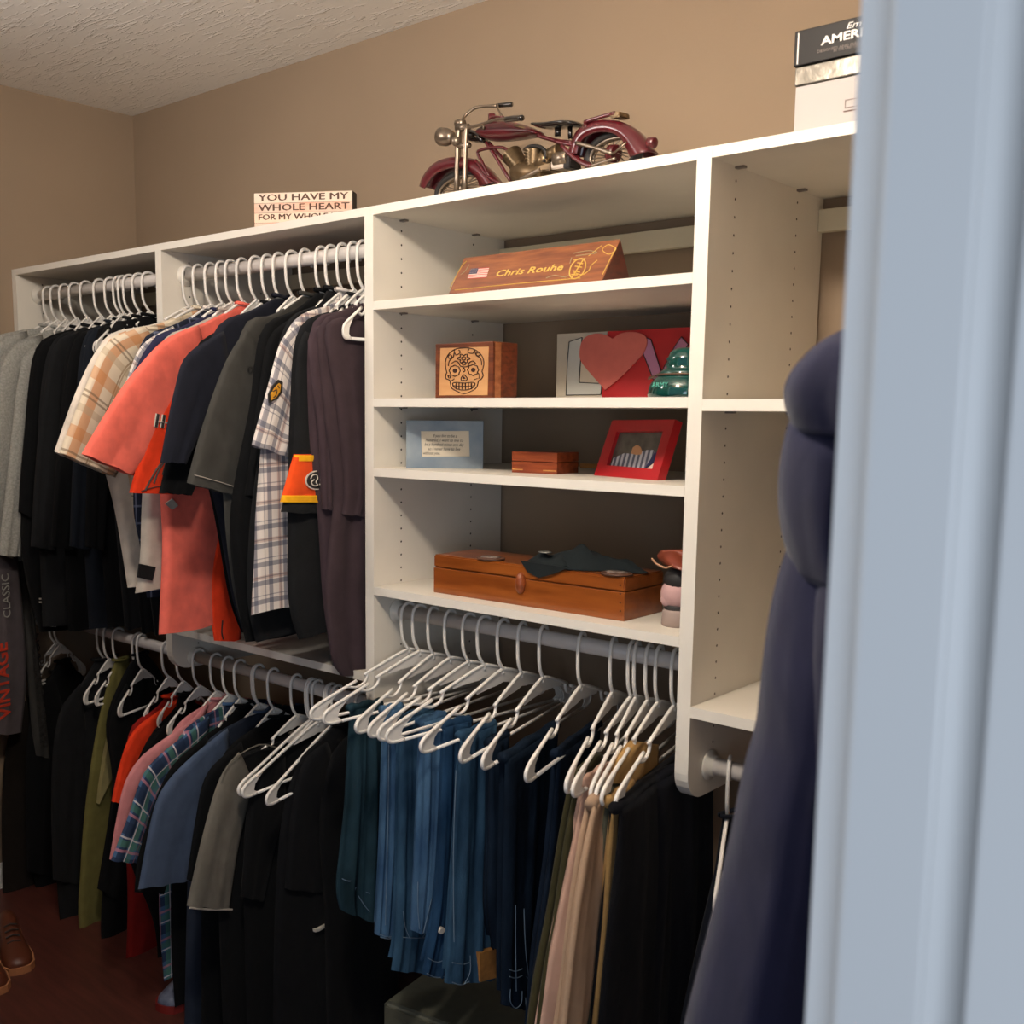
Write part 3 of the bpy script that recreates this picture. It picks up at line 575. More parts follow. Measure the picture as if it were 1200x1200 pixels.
def swoosh(F, t):
    s, z = F.px((361, 1088))
    bm = bmesh.new(); P = [F.px(p) for p in ((361, 1086), (361.5, 1089.5), (366, 1088.5), (375, 1083), (383.5, 1077), (374, 1081), (366, 1085), (363, 1086))]
    prism(bm, F, P, 16, 24); obj('logo_mark', bm, whitec, t)
garment('black_jacket', 'black jacket with a small white tick mark low on its side', Lx[397], 8, [(395, 850), (372, 870), (350, 892), (330, 960), (322, 1080), (320, 1260)], cloth('black_fleece', hx('101114')), ([(380, 868), (352, 892), (338, 950), (330, 1040)], [(395, 930), (388, 980), (378, 1045)]), T=13, hang='black jacket with the tick mark', zrod=ZL, seed=53, cat='jacket', extra=swoosh)
garment('black_jacket', 'black jacket closest to the jeans on the low rod', -130, 0, [(420, 850), (405, 865), (388, 886), (374, 960), (380, 1070), (384, 1250)], black, None, T=10, hang='black jacket closest to the jeans', zrod=ZL, seed=54, cat='jacket')
for u, tip, lab in ((366, (281, 914), 'bare white hanger jutting out over the black jersey, the left one of a pair'), (374, (286, 917), 'bare white hanger jutting out over the black jersey, the right one of a pair'), (390, (314, 930), 'bare white hanger right of the jutting pair, above the black jacket')):
    x0 = hook_x(u, Z1); hanger(x0, yaw_for(x0, tip), ZL, lab, 'bare hangers on the low rod', notch=False)
for u, a, lab in ((126, 18, 'bare white hanger on the low rod above the black jackets, left one'), (165, 20, 'bare white hanger with its long arm catching light above the orange shirt'), (232, 4, 'bare white hanger above the pink shirt'), (301, 2, 'bare white hanger just right of the slate-blue shirt'), (386, 0, 'bare white hanger close to the divider above the dark jacket')):
    hanger(hook_x(u, Z1) + 12, a, ZL, lab, 'bare hangers on the low rod', k=0.42)

# ---- grey sweatshirt hung from a peg on the left wall
peg = thing('wall_peg', 'small metal peg on the left wall holding the grey sweatshirt', 'peg', W(XL, -260, -420))
bm = bmesh.new(); tube(bm, [W(XL + 1, -260, -425), W(XL + 60, -260, -425), W(XL + 75, -260, -405)], 5, 8); obj('peg_arm', bm, M['rod'], peg, True)
sw = cloth('dark_grey_fleece', hx('5b5458')); sdk = cloth('washed_black_fleece', hx('3c3b39'))
swr = cloth('orange_print', hx('c8402c'))
def swx(F, t):
    text('lettering', 'VINTAGE', F.P(*F.px((2, 838)), 46), Vector((0, 0, 1)), F.d, 62, swr, t, ext=.6, bold=1.5)
    text('lettering', 'CLASSIC', F.P(*F.px((2, 722)), 46), Vector((0, 0, 1)), F.d, 40, grey, t, ext=.6)
    o = [F.px(p) for p in ((22, 560), (32, 690), (36, 800), (42, 880))]; i = [F.px(p) for p in ((26, 560), (42, 690), (48, 800), (58, 886))]
    text('lettering', 'HARLEY-DAVIDSON', F.P(*F.px((45, 868)), 50), (F.P(*F.px((32, 720)), 0) - F.P(*F.px((45, 868)), 0)), F.d, 40, M['dark'], t, ext=.6, sx=1.1)
garment('grey_sweatshirt', 'dark grey sweatshirt with orange vertical lettering at the left wall', -1655, 12, [(-20, 545), (-5, 560), (14, 620), (24, 700), (30, 790), (24, 858)], sw, ([(8, 575), (22, 680), (30, 780), (38, 884)], [(14, 580), (32, 680), (44, 780), (57, 889)]), sm_=sdk, T=40, hang='', zrod=ZR, seed=60, extra=swx, sl_off=8, y0=-150, nohanger=True, backw=60, bodyback=[(-40, 545), (-60, 700), (-60, 858)])

# ------------------------------------------------------------------ hangers and trousers under the shelves
HK = [(481, (366, 836)), (494, (381, 842)), (510, (419, 858)), (530, (434, 858)), (552, (445, 858)), (570, (455, 858)), (592, (495, 877)), (614, (541, 894)), (639, (567, 905)),
      (684, (618, 907)), (721, (665, 923)), (743, (673, 927)), (749, (694, 933)), (763, (700, 933)), (775, (707, 933)), (794, (723, 945))]
HL = ['leftmost white hanger on the rod under the shelves', 'second white hanger from the divider under the shelves', 'third white hanger from the divider under the shelves', 'fourth white hanger from the divider under the shelves',
      'fifth white hanger from the divider, over the pale jeans', 'sixth white hanger from the divider, over the blue jeans', 'seventh white hanger from the divider, alone in the gap over the jeans', 'eighth white hanger from the divider, over dark jeans',
      'ninth white hanger from the divider, left of the wide gap', 'white hanger alone in the wide gap over the navy jeans', 'white hanger above the dark olive trousers, first of the tight cluster', 'second white hanger of the tight cluster above the khakis',
      'third white hanger of the tight cluster above the khakis', 'fourth white hanger of the tight cluster above the khakis', 'fifth white hanger of the tight cluster above the khakis', 'rightmost white hanger under the shelves, over the black trousers']
hang = []
for (u, tip), lab in zip(HK, HL):
    x0 = hook_x(u, -889); a = yaw_for(x0, tip); hang.append((x0, a)); hanger(x0, a, ZM, lab, 'white hangers with trousers')
def denim(name, col, col2): return mat(name, col, rough=0.9, nscale=18, stretch=(1, 1, 0.35), col2=col2, bump=0.35, bscale=500, spec=0.1, wrinkle=0.8)
seamc = cloth('pale_stitch', hx('6f8498'))
def trousers(kind, label, i, near, far, m, dx=0, T=12, seam=None, extra=None, fold=6, yaw=None, top=-1124, seamm=None, cat='jeans'):
    """a pair of trousers folded over the hanger bar; near / far: pixel edges of the visible panel, top to bottom"""
    x0, a = hang[i]; F = Fr(x0 + dx, yaw if yaw is not None else a); t = thing(kind, label, cat, F.P(0, top))
    n_ = [F.px(p) for p in near]; f_ = [F.px(p) for p in far]
    n_[0] = (n_[0][0], top + 8); f_[0] = (f_[0][0], top + 8)
    loft('leg', F, n_, f_, T, m, t, n=34, K=24, fold=fold * 1.5, freq=2.3, seed=i * 3 + 1, Ttop=8, off=T * .6, hem=2, fold0=.4)
    nb = [(p[0] - 12, p[1] if k < len(n_) - 1 else p[1] + 22) for k, p in enumerate(n_)]; fb = [(p[0] - 12, p[1] if k < len(f_) - 1 else p[1] + 22) for k, p in enumerate(f_)]
    loft('leg', F, nb, fb, T * .8, m, t, n=24, K=12, fold=fold * .7, seed=i * 3 + 2, Ttop=7, off=-T * .9)
    # the fold over the bar
    bm = bmesh.new(); s0, s1 = n_[0][0], f_[0][0]
    pts = [F.P(s0 + (s1 - s0) * k / 8, top + 8 + 3 * math.sin(k * 1.7 + i), 0) for k in range(9)]; tube(bm, pts, [12] * 9, 10); obj('fold', bm, m, t, True)
    if seam: strokes(F, t, seam, seamm or seamc, T * 1.75 + 3, r=1.0, name='stitching')
    if extra: extra(F, t, T)
    return t
dk = denim('dark_teal_denim', hx('14242a'), hx('263e4a')); lt = denim('pale_blue_denim', hx('2f4c6e'), hx('557898')); md = denim('mid_blue_denim', hx('20384f'), hx('385872')); dn = denim('deep_blue_denim', hx('162a42'), hx('264666')); nv = denim('navy_denim', hx('0d1622'), hx('162434'))
trousers('jeans', 'dark teal jeans at the left end, hanging nearest the dark jackets', 0, [(408, 862), (402, 940), (396, 1000), (392, 1040), (396, 1064)], [(446, 870), (446, 960), (444, 1040), (442, 1082)], dk, seam=[[(394, 1026), (402, 1029), (410, 1026)], [(410, 1036), (406, 1048), (405, 1058)], [(422, 1042), (432, 1044), (441, 1043)], [(413, 1046), (424, 1062), (436, 1068)]], fold=9)
trousers('jeans', 'pale blue jeans with a frayed light cuff', 1, [(447, 862), (444, 940), (441, 1020), (437, 1094)], [(470, 868), (468, 960), (464, 1030), (460, 1097)], lt, dx=20, seam=[[(438, 1091), (448, 1094), (460, 1091)], [(438, 1094), (448, 1096), (460, 1094)], [(448, 870), (447, 960), (444, 1080)]])
trousers('jeans', 'bright blue jeans hanging lower than the pale pair', 2, [(465, 870), (463, 960), (460, 1090), (455, 1136)], [(505, 870), (503, 980), (501, 1080), (494, 1137)], md, dx=25, seam=[[(463, 1065), (465, 1082), (470, 1095)], [(496, 1070), (492, 1085), (486, 1095)], [(463, 1095), (478, 1096), (495, 1095)], [(482, 1000), (482, 1050), (484, 1090)]])
trousers('jeans', 'washed blue jeans with curved pocket stitching', 4, [(490, 880), (486, 960), (482, 1040), (480, 1090)], [(520, 880), (514, 960), (508, 1030), (500, 1092)], lt, dx=-25, seam=[[(481, 1030), (481, 1060), (483, 1085)], [(497, 1050), (491, 1075), (487, 1090)]])
def jb(F, t, T):
    s, z = F.px((509, 1086)); bm = bmesh.new()
    prism(bm, F, [(s + 9 * math.cos(a), z + 7 * math.sin(a)) for a in [k * math.pi / 6 for k in range(12)]], T * 1.2, T * 2 + 3); obj('button', bm, whitec, t)
trousers('jeans', 'deep blue jeans showing a metal button near the waistband', 5, [(516, 880), (512, 960), (506, 1060), (491, 1140)], [(550, 880), (544, 980), (536, 1080), (522, 1144)], dn, dx=0, seam=[[(493, 1118), (505, 1123), (520, 1116)], [(492, 1136), (504, 1141), (520, 1138)]], extra=jb)
leather = mat('tan_leather_patch', hx('a8743a'), rough=0.6, noise=0.2, nscale=60)
def lp(F, t, T):
    s, z = F.px((561, 1126)); patch(F, t, [(550, 1112), (570, 1107), (573, 1140), (551, 1146)], leather, T * .8, T * 1.7 + 9, 'leather_patch')
trousers('jeans', 'blue jeans with a tan leather waist patch', 6, [(537, 880), (530, 980), (523, 1080), (518, 1150)], [(578, 880), (576, 980), (576, 1080), (575, 1146)], md, dx=0, extra=lp, seam=[[(520, 1124), (532, 1126), (540, 1124)], [(541, 1116), (541, 1135), (534, 1149)], [(520, 1147), (530, 1150), (540, 1146)], [(524, 900), (521, 1000), (522, 1100)]])
trousers('jeans', 'narrow dark jeans just right of the leather-patched pair', 7, [(572, 890), (572, 980), (570, 1060), (576, 1112)], [(592, 890), (592, 980), (590, 1060), (588, 1114)], nv, dx=0, seam=[[(571, 1080), (574, 1088), (584, 1089)], [(573, 1090), (576, 1108)], [(586, 1092), (584, 1112)]])
trousers('jeans', 'navy jeans with long pale stitched seams near the hem', 8, [(588, 900), (586, 1000), (584, 1100), (584, 1176)], [(650, 900), (640, 1000), (630, 1100), (618, 1184)], nv, dx=10, seam=[[(592, 1058), (592, 1100), (593, 1158)], [(602, 1062), (604, 1110), (610, 1162)], [(585, 1133), (592, 1135), (600, 1132)], [(585, 1141), (592, 1143), (600, 1140)], [(605, 1141), (611, 1147), (617, 1146)], [(586, 1156), (586, 1170), (592, 1178), (599, 1172), (600, 1158)], [(604, 1166), (606, 1182), (614, 1184), (619, 1166)]])
trousers('jeans', 'navy jeans filling the wide gap in the row', 9, [(650, 900), (640, 1000), (624, 1120), (616, 1230)], [(700, 880), (690, 1000), (675, 1120), (660, 1240)], denim('midnight_denim', hx('0e1520'), hx('162233')), dx=-10)
kh = cloth('khaki_twill', hx('a58a72'), noise=.08); kh2 = cloth('rosy_khaki_twill', hx('b39180'), noise=.08); tn = cloth('tan_twill', hx('97774a')); gol = cloth('grey_olive_twill', hx('4f4f42')); dol = cloth('dark_olive_twill', hx('35321f'))
trousers('trousers', 'dark olive trousers just left of the khaki ones', 10, [(672, 920), (660, 980), (645, 1080), (632, 1150), (622, 1240)], [(700, 930), (690, 990), (672, 1080), (658, 1160), (645, 1240)], dol, dx=-8, cat='trousers')
trousers('trousers', 'khaki trousers, the lightest pair in the row', 11, [(684, 928), (668, 1000), (652, 1080), (640, 1140), (626, 1235)], [(712, 930), (705, 1000), (690, 1080), (680, 1160), (668, 1235)], kh2, dx=-6, cat='trousers', fold=10)
trousers('trousers', 'khaki trousers with a grey sheen behind the lightest pair', 12, [(692, 932), (680, 1000), (668, 1080), (660, 1150), (650, 1235)], [(718, 940), (716, 1000), (706, 1080), (700, 1160), (690, 1240)], kh, dx=8, cat='trousers', fold=8)
trousers('trousers', 'grey-olive trousers between the khaki and the tan pair', 13, [(706, 936), (698, 1000), (690, 1080), (684, 1160), (678, 1240)], [(730, 940), (726, 1000), (716, 1080), (708, 1160), (700, 1240)], gol, dx=6, cat='trousers')
trousers('trousers', 'tan trousers showing a narrow edge beside the black pair', 14, [(712, 936), (706, 1000), (700, 1080), (692, 1160), (684, 1240)], [(738, 940), (736, 1000), (730, 1080), (722, 1160), (716, 1240)], tn, dx=8, cat='trousers')
bk = cloth('black_twill', hx('0c0d12'))
trousers('trousers', 'black trousers at the right end of the row', 15, [(720, 944), (716, 1010), (708, 1080), (700, 1160), (694, 1240)], [(800, 920), (800, 1000), (800, 1080), (800, 1160), (800, 1240)], bk, dx=0, cat='trousers', T=16)
trousers('trousers', 'second black trousers pressed against the right divider', 15, [(750, 930), (744, 1010), (738, 1080), (730, 1160), (724, 1240)], [(830, 910), (830, 1000), (830, 1080), (830, 1160), (830, 1240)], cloth('midnight_twill', hx('0d0f18')), dx=22, cat='trousers', T=14, yaw=2)
# crumpled tan cloth on the trouser hangers
F = Fr(hang[13][0] + 14, 14); t = thing('tan_cloth', 'crumpled tan cloth bunched between the clustered hangers', 'cloth', F.P(100, -1060))
loft('bunched_cloth', F, [F.px(p) for p in ((742, 868), (728, 885), (722, 905), (718, 918))], [F.px(p) for p in ((768, 872), (768, 890), (766, 905), (764, 915))], 16, cloth('tan_fleece', hx('a3804e')), t, n=20, K=14, fold=10, close=True)

# ---- right-hand bay
x0 = hook_x(857, -1083)
hanger(x0, yaw_for(x0, (841, 1020), 170), ZD, 'white hanger on the low rod right of the shelves', 'white plastic hangers', k=170 / 290, notch=False)
nj = cloth('dark_navy_twill', hx('13161f'))
F = Fr(x0, -14)
t, F = garment('navy_jacket', 'dark navy jacket with a thin pale edge on the low rod at right', x0 + 6, -14, [(848, 960), (843, 990), (838, 1030), (818, 1110), (798, 1195), (790, 1260)], nj, None, T=18, zrod=ZD, seed=70, cat='jacket', nohanger=True, backw=200)
strokes(F, t, [[(840, 1018), (830, 1060), (816, 1118), (800, 1182)]], lgrey, 16, r=2.0, name='piping')
# ---- navy hoodie on a hook of the right wall
hk = thing('coat_hook', 'metal coat hook on the right wall holding the navy hoodie', 'hook', W(1748, -700, -300))
bm = bmesh.new(); tube(bm, [W(1747, -700, -300), W(1690, -700, -305), W(1672, -700, -285)], 6, 8); obj('hook_arm', bm, M['rod'], hk, True)
hood = cloth('navy_fleece', hx('20213a'), noise=0.1, sheen=0.12)
Fh = Fr(1650, -62, -730)
t = thing('navy_hoodie', 'large navy hooded sweatshirt hanging in front of the right end of the shelves', 'hoodie', Fh.P(0, -350))
def hp(l): return [Fh.px(p) for p in l]
loft('hood', Fh, hp([(985, 388), (955, 405), (930, 430), (918, 452), (917, 470), (921, 486), (930, 505)]), hp([(1040, 376), (1075, 395), (1085, 420), (1090, 445), (1090, 470), (1090, 490), (1090, 520)]), 80, hood, t, n=26, K=26, fold=7, off=22, Ttop=40, powr=2, close=True)
loft('hood_fold', Fh, hp([(945, 470), (926, 490), (915, 530), (911, 575), (914, 615), (921, 645), (930, 670)]), hp([(1080, 470), (1085, 520), (1090, 560), (1090, 600), (1090, 640), (1090, 670), (1090, 700)]), 84, hood, t, n=24, K=26, fold=7, off=4, Ttop=50, powr=2, close=True)
loft('hoodie_body', Fh, hp([(940, 600), (921, 648), (906, 700), (896, 760), (886, 850), (872, 900), (852, 1000), (828, 1100), (805, 1190), (795, 1240)]), hp([(1090, 600), (1090, 660), (1090, 760), (1090, 860), (1090, 960), (1090, 1060), (1090, 1160), (1090, 1250)]), 92, hood, t, n=34, K=30, fold=9, Ttop=70, powr=2, off=-12)
loft('sleeve', Fh, hp([(1000, 500), (975, 590), (952, 660), (940, 760), (938, 900), (935, 1050), (930, 1200)]), hp([(1090, 520), (1100, 600), (1100, 700), (1100, 800), (1100, 900), (1100, 1050), (1100, 1200)]), 60, hood, t, n=24, K=24, fold=6, Ttop=40, powr=2, off=45, close=True)

# ------------------------------------------------------------------ things on the shelves
def V3(p): return Vector((p.x, p.y, p.z))
# ---- wooden word block on the top shelf
o = at(298, 262, 1, 40); o.z = zT; q = at(413, 224, 2, 138)
B = Pl((o.x, o.y, zT), (q.x - o.x, q.y - o.y, 0)); wS = B.px((413, 224))[0]; hS = 95
signw = mat('whitewashed_board', (0.72, 0.60, 0.50), rough=0.8, nscale=14, stretch=(1, 1, 3), col2=(0.80, 0.40, 0.28))
signw2 = mat('worn_board', (0.78, 0.68, 0.57), rough=0.8, nscale=12, col2=(0.82, 0.60, 0.46))
dkw = mat('dark_painted_wood', hx('2e2622'), rough=0.7)
t = thing('word_block', 'whitewashed wooden block with stencilled words on the top shelf', 'sign', B.P(wS / 2, 0))
bm = bmesh.new(); prism(bm, B, [(0, 0), (wS, 0), (wS, hS), (0, hS)], -38, -2); obj('block_back', bm, dkw, t)
rows = [(0, 18), (19, 41), (42, 68), (69, 95)]
rows = [(0, 20), (21, 44.5), (45.5, 69), (70, 95)]
stn = mat('brown_stencil', hx('5a4034'), rough=0.8)
for i, (a, b) in enumerate(rows):
    bm = bmesh.new(); prism(bm, B, [(1, a), (wS - 1, a), (wS - 1, b), (1, b)], -3, 0.6); obj('plank', bm, (signw, signw2)[i % 2], t)
def fit_text(par, body, Bp, s0, s1, z, h, m, n, **k):
    o = text('lettering', body, Bp.P(0, 0, 0), Bp.d, Bp.up, h, m, par, **k); me = o.data
    xs = [v.co.dot(Bp.d) for v in me.vertices]; lo, hi = min(xs), max(xs); sc_ = (s1 - s0) / 1000 / (hi - lo); P0 = Bp.P(s0, z, n); base = Bp.P(0, 0, 0)
    for v in me.vertices:
        r = v.co - base; x = (v.co.dot(Bp.d) - lo) * sc_; v.co = P0 + Bp.d * x + Bp.up * r.dot(Bp.up) + Bp.n * r.dot(Bp.n)
    return o
for dd in (0, 1.6):
    for ln, e1, z_, h_ in (('YOU HAVE MY', .955, 75.5, 23), ('WHOLE HEART', .965, 50.5, 23), ('FOR MY WHOLE LIFE', .94, 27.5, 20)): fit_text(t, ln, B, wS * .045 + dd, wS * e1 + dd, z_ + dd * .3, h_, stn, .8 + dd * .05)

# ---- boxes on the top shelf at right
Yb = 30; xb = at(931, 130, 1, Yb)[0]
F2 = Pl((xb, Yb, 0), (1, 0, 0)); f2 = lambda p: F2.px(p)
zb1 = f2((931, 102))[1]; zb2 = f2((931, 80))[1]; zb3 = f2((932, 38))[1]
wbox = mat('white_card', (0.42, 0.40, 0.40), rough=0.55); bbox = mat('black_gloss_card', hx('121114'), rough=0.5, coat=0.0, spec=.25, noise=.1, nscale=8); sbox = mat('crumpled_silver_card', (0.16, 0.15, 0.13), rough=0.35, metal=0.5, noise=0.4, nscale=25, bump=.9, bscale=30)
t = thing('shoe_box', 'white cardboard box with a faint printed mark on the top shelf, under the black box', 'box', W(xb + 160, Yb + 100, zT))
box('carton', xb, xb + 330, Yb, Yb + 230, zT, zb1 - 1, wbox, t, 1.5)
F3 = F2; s, z = F2.px((990, 127))
bm = bmesh.new()
for a, b, c_, d in ((0, 22, 0, 1), (0, 22, 12, 13), (0, 1, 0, 13), (-2, 20, -6, -4)): prism(bm, F2, [(s + a, z + c_), (s + b, z + c_), (s + b, z + d), (s + a, z + d)], 0.1, .5)
m_ = obj('printed_mark', bm, stn, t); m_['kind'] = 'stuff'
t = thing('cookware_box', 'black glossy box with white lettering on top of the white box', 'box', W(xb + 160, Yb + 100, zb1))
box('silver_band', xb - 2, xb + 325, Yb - 1, Yb + 230, zb1 + .5, zb2, sbox, t, 2); box('lid', xb - 4, xb + 328, Yb - 4, Yb + 232, zb2 + 1, zb3, bbox, t, 1.5)
F2 = Pl((xb, Yb - 4, 0), (1, 0, 0)); wl = mat('white_print', (0.8, 0.78, 0.76), rough=0.5); gl = mat('grey_print', (0.16, 0.13, 0.12), rough=0.5)
s, z = F2.px((962, 53)); e, _ = F2.px((1010, 53)); fit_text(t, 'AMERI', F2, s, e, z, 18, wl, .3, bold=.45)
s, z = F2.px((992, 34)); fit_text(t, 'Em', F2, s, s + 24, z, 13, wl, .3, shear=.3)
s, z = F2.px((958, 60)); fit_text(t, 'DESIGNED AND MADE', F2, s, s + 75, z - 3, 6, gl, .3); s, z = F2.px((977, 61)); fit_text(t, 'IN THE UNITED STATES', F2, s, s + 60, z, 6, gl, .3)
bm = bmesh.new(); prism(bm, F2, [(2, zb2 + 4), (4, zb2 + 4), (4, zb3 - 4), (2, zb3 - 4)], 0.1, .4); obj('edge_print', bm, wl, t)

# ---- nameplate prism
Yn = 35; A0 = Pl((0, Yn, 0), (1, 0, 0)); xl = A0.px((524, 345))[0]; xr = A0.px((704, 327))[0]
a1 = at(544, 302, 1, Yn + 34); a2 = at(727, 280, 1, Yn + 34); zn = (a1.z + a2.z) / 2
wn = wood('redwood', hx('68341c'), hx('96592f'), scale=6, stretch=(2, 10, 16)); wnd = wood('dark_redwood', hx('4a1f12'), hx('6b2e1a'))
t = thing('desk_nameplate', 'triangular carved wooden nameplate with a small flag on the second shelf', 'nameplate', W((xl + xr) / 2, Yn + 60, S2))
P0, P1 = Vector((xl, Yn, S2)), Vector((xr, Yn, S2)); Q0, Q1 = Vector((a1.x, Yn + 34, zn)), Vector((a2.x, Yn + 34, zn)); R0, R1 = Vector((xl + 20, Yn + 110, S2)), Vector((at(741, 322, 1, Yn + 110).x, Yn + 110, S2))
bm = bmesh.new(); vs = [bm.verts.new(W(*p)) for p in (P0, P1, R1, R0, Q0, Q1)]
for q in ((0, 1, 5, 4), (1, 2, 5), (2, 3, 4, 5), (3, 0, 4), (0, 3, 2, 1)):
    f = bm.faces.new([vs[i] for i in q]); f.material_index = 0 if q == (0, 1, 5, 4) else 1
bmesh.ops.bevel(bm, geom=bm.edges[:], offset=0.0008, segments=1, affect='EDGES'); obj('wedge_block', bm, [wn, wnd], t)
up = (Q0 - P0); up.x = 0; NP = Pl(P0, (1, 0, 0), up)
goldp = mat('gold_engraving', hx('d8b45a'), rough=0.4, metal=0.3); redf = mat('flag_red', hx('b5403f')); whf = mat('flag_white', hx('e2cfc2')); blf = mat('flag_blue', hx('26284d'))
fl = [NP.px(p) for p in ((552, 315), (573.5, 313.5), (570, 325.5), (548, 327))]
def quad(bm, Bp, c, u0, u1, v0, v1, n0, n1, mi=0):
    def bl(u, v): 
        a = Vector(c[0]).lerp(Vector(c[1]), u); b = Vector(c[3]).lerp(Vector(c[2]), u); r = a.lerp(b, v); return (r.x, r.y)
    prism(bm, Bp, [bl(u0, v0), bl(u1, v0), bl(u1, v1), bl(u0, v1)], n0, n1, mi)
bm = bmesh.new()
for i in range(13): quad(bm, NP, fl, 0, 1, i / 13, (i + 1) / 13, .2, .8, i % 2)
quad(bm, NP, fl, 0, .42, 0, 7 / 13, .3, 1.2, 2)
for i in range(12): quad(bm, NP, fl, .04 + .1 * (i % 4), .07 + .1 * (i % 4), .05 + .16 * (i // 4), .1 + .16 * (i // 4), 1.2, 1.5, 1)
fo = obj('flag', bm, [redf, whf, blf], t)
s0, z0 = NP.px((582, 321)); s1, z1 = NP.px((660, 314)); tx = fit_text(t, 'Chris Rouhe', NP, s0, s1, (z0 + z1) / 2 - 5, 20, goldp, .3, shear=.25, bold=.3)
strokes(NP, t, [[(700, 305), (693, 311), (690, 317), (682, 322), (672, 319)], [(717, 288), (722, 292), (714, 298), (706, 293), (712, 287), (717, 288)], [(690, 300), (705, 288)], [(686, 303), (672, 305)], [(527, 338), (540, 314), (547, 306)], [(533, 340), (600, 333), (680, 326)], [(706, 322), (722, 290)]], goldp, .3, r=.9, name='engraving', k=4)
ec = Vector(NP.px((677, 315))); strokes(NP, t, [[(ec.x + 19 * math.cos(a), ec.y + 22 * math.sin(a)) for a in [k * math.pi / 6 for k in range(13)]], [(ec.x - 8, ec.y - 18), (ec.x + 8, ec.y + 18)], [(ec.x - 10, ec.y - 4), (ec.x + 8, ec.y - 8)], [(ec.x - 8, ec.y + 6), (ec.x + 10, ec.y + 2)], [(ec.x - 4, ec.y + 13), (ec.x + 10, ec.y + 10)], [(ec.x - 12, ec.y - 12), (ec.x + 4, ec.y - 14)]], goldp, .4, r=1.4, name='crest', px=False)
strokes(NP, t, [[(672, 297), (690, 294), (700, 296)], [(675, 300), (698, 297)], [(670, 302), (668, 309)], [(640, 326), (650, 323), (662, 325), (668, 322)], [(550, 310), (545, 318), (540, 322)]], mat('grey_engraving', hx('9a8a6a')), .4, r=1.0, name='engraving', k=4)

# ---- sugar skull box
Ys = 60; B = Pl((at(510, 466, 1, Ys).x, Ys, 0), (1, 0, 0)); w_ = B.px((577, 466))[0]; z0 = S3; z1 = B.px((544, 401.5))[1]
xr_ = B.o.x + w_; dpt = 150
for dd in range(40, 330, 5):
    q = at(606, 450, 1, Ys + dd)
    if q.x <= xr_: dpt = dd; break
lw = wood('walnut_frame', hx('4a2416'), hx('7a3f22')); pale = wood('pale_wood_panel', hx('b88354'), hx('cc9c6a'), scale=4); burn = mat('burnt_line', hx('35160c'), rough=0.7)
t = thing('skull_box', 'brown wooden box with a sugar skull burnt on its pale front, third shelf', 'box', W(B.o.x + w_ / 2, Ys + dpt / 2, S3))
bm = bmesh.new(); bx(bm, B.o.x, xr_, Ys, Ys + dpt, z0, z1, 0, 1.5); obj('case', bm, lw, t)
bm = bmesh.new(); bx(bm, xr_ - 3, xr_ + .6, Ys + 8, Ys + dpt * .32, z0, z1 - 2); obj('light_edge', bm, wood('light_edge_wood', hx('8a5230'), hx('b3744a')), t)
c4 = [B.px(p) for p in ((516.5, 408), (573, 406.3), (571.5, 463), (515, 463.3))]; bm = bmesh.new(); prism(bm, B, c4, -2, 1); obj('front_panel', bm, pale, t)
def sk(x, y):   # zoomed pixel of the close-up -> photo pixel
    return (500 + x / 10, 380 + y / 10)
def circ(cx, cy, rx, ry, k=12, wob=0, nw=8): return [sk(cx + rx * (1 + wob * math.cos(nw * a)) * math.cos(a), cy + ry * (1 + wob * math.cos(nw * a)) * math.sin(a)) for a in [i * 2 * math.pi / (k) for i in range(k + 1)]]
L_ = [[sk(*p) for p in q] for q in (
    [(240, 560), (225, 480), (235, 400), (280, 330), (360, 285), (450, 275), (540, 285), (620, 330), (668, 400), (675, 480), (655, 555), (670, 600), (640, 650), (615, 660), (600, 720), (570, 760), (500, 795), (440, 815), (370, 790), (300, 750), (285, 700), (275, 655), (235, 640), (228, 600), (245, 560)],
    [(330, 290), (320, 380), (270, 430), (260, 490)], [(560, 290), (590, 370), (640, 400), (650, 480)], [(380, 300), (400, 330), (350, 360), (330, 320)], [(500, 290), (490, 330), (550, 340), (560, 310)],
    [(300, 460), (340, 430), (380, 450), (400, 490), (440, 500)], [(580, 460), (545, 430), (505, 450), (490, 490), (440, 500)], [(440, 510), (430, 540), (442, 560), (455, 540), (440, 510)],
    [(440, 590), (410, 630), (415, 660), (440, 655), (470, 660), (480, 630), (445, 590)], [(310, 690), (350, 680), (440, 690), (530, 680), (570, 690), (560, 730), (510, 760), (440, 770), (370, 760), (320, 730), (310, 690)],
    [(312, 720), (440, 728), (568, 718)], [(300, 660), (330, 640)], [(560, 650), (600, 635)], [(600, 560), (625, 600), (615, 640)], [(255, 600), (265, 630), (285, 625), (275, 600), (255, 600)])]
L_ += [circ(335, 545, 62, 62, 32, .07), circ(550, 535, 62, 62, 32, .07), circ(440, 400, 60, 45, 32, .25, 6), circ(440, 400, 25, 20, 8), circ(610, 350, 25, 20, 8), circ(280, 380, 22, 22, 8), circ(440, 460, 25, 18, 8)]
L_ += [[sk(x, 688), sk(x, 762)] for x in (350, 385, 420, 460, 495, 530)]
strokes(B, t, L_, burn, 1.1, r=2.4, name='skull_drawing', flat=.4, k=2)
bm = bmesh.new()
for cx, cy in ((335, 545), (550, 535)): prism(bm, B, [B.px(p) for p in circ(cx, cy, 26, 26, 12)[:-1]], .9, 1.5)
prism(bm, B, [B.px(sk(*p)) for p in ((440, 610), (422, 640), (462, 640))], .9, 1.5); obj('skull_eyes', bm, burn, t)

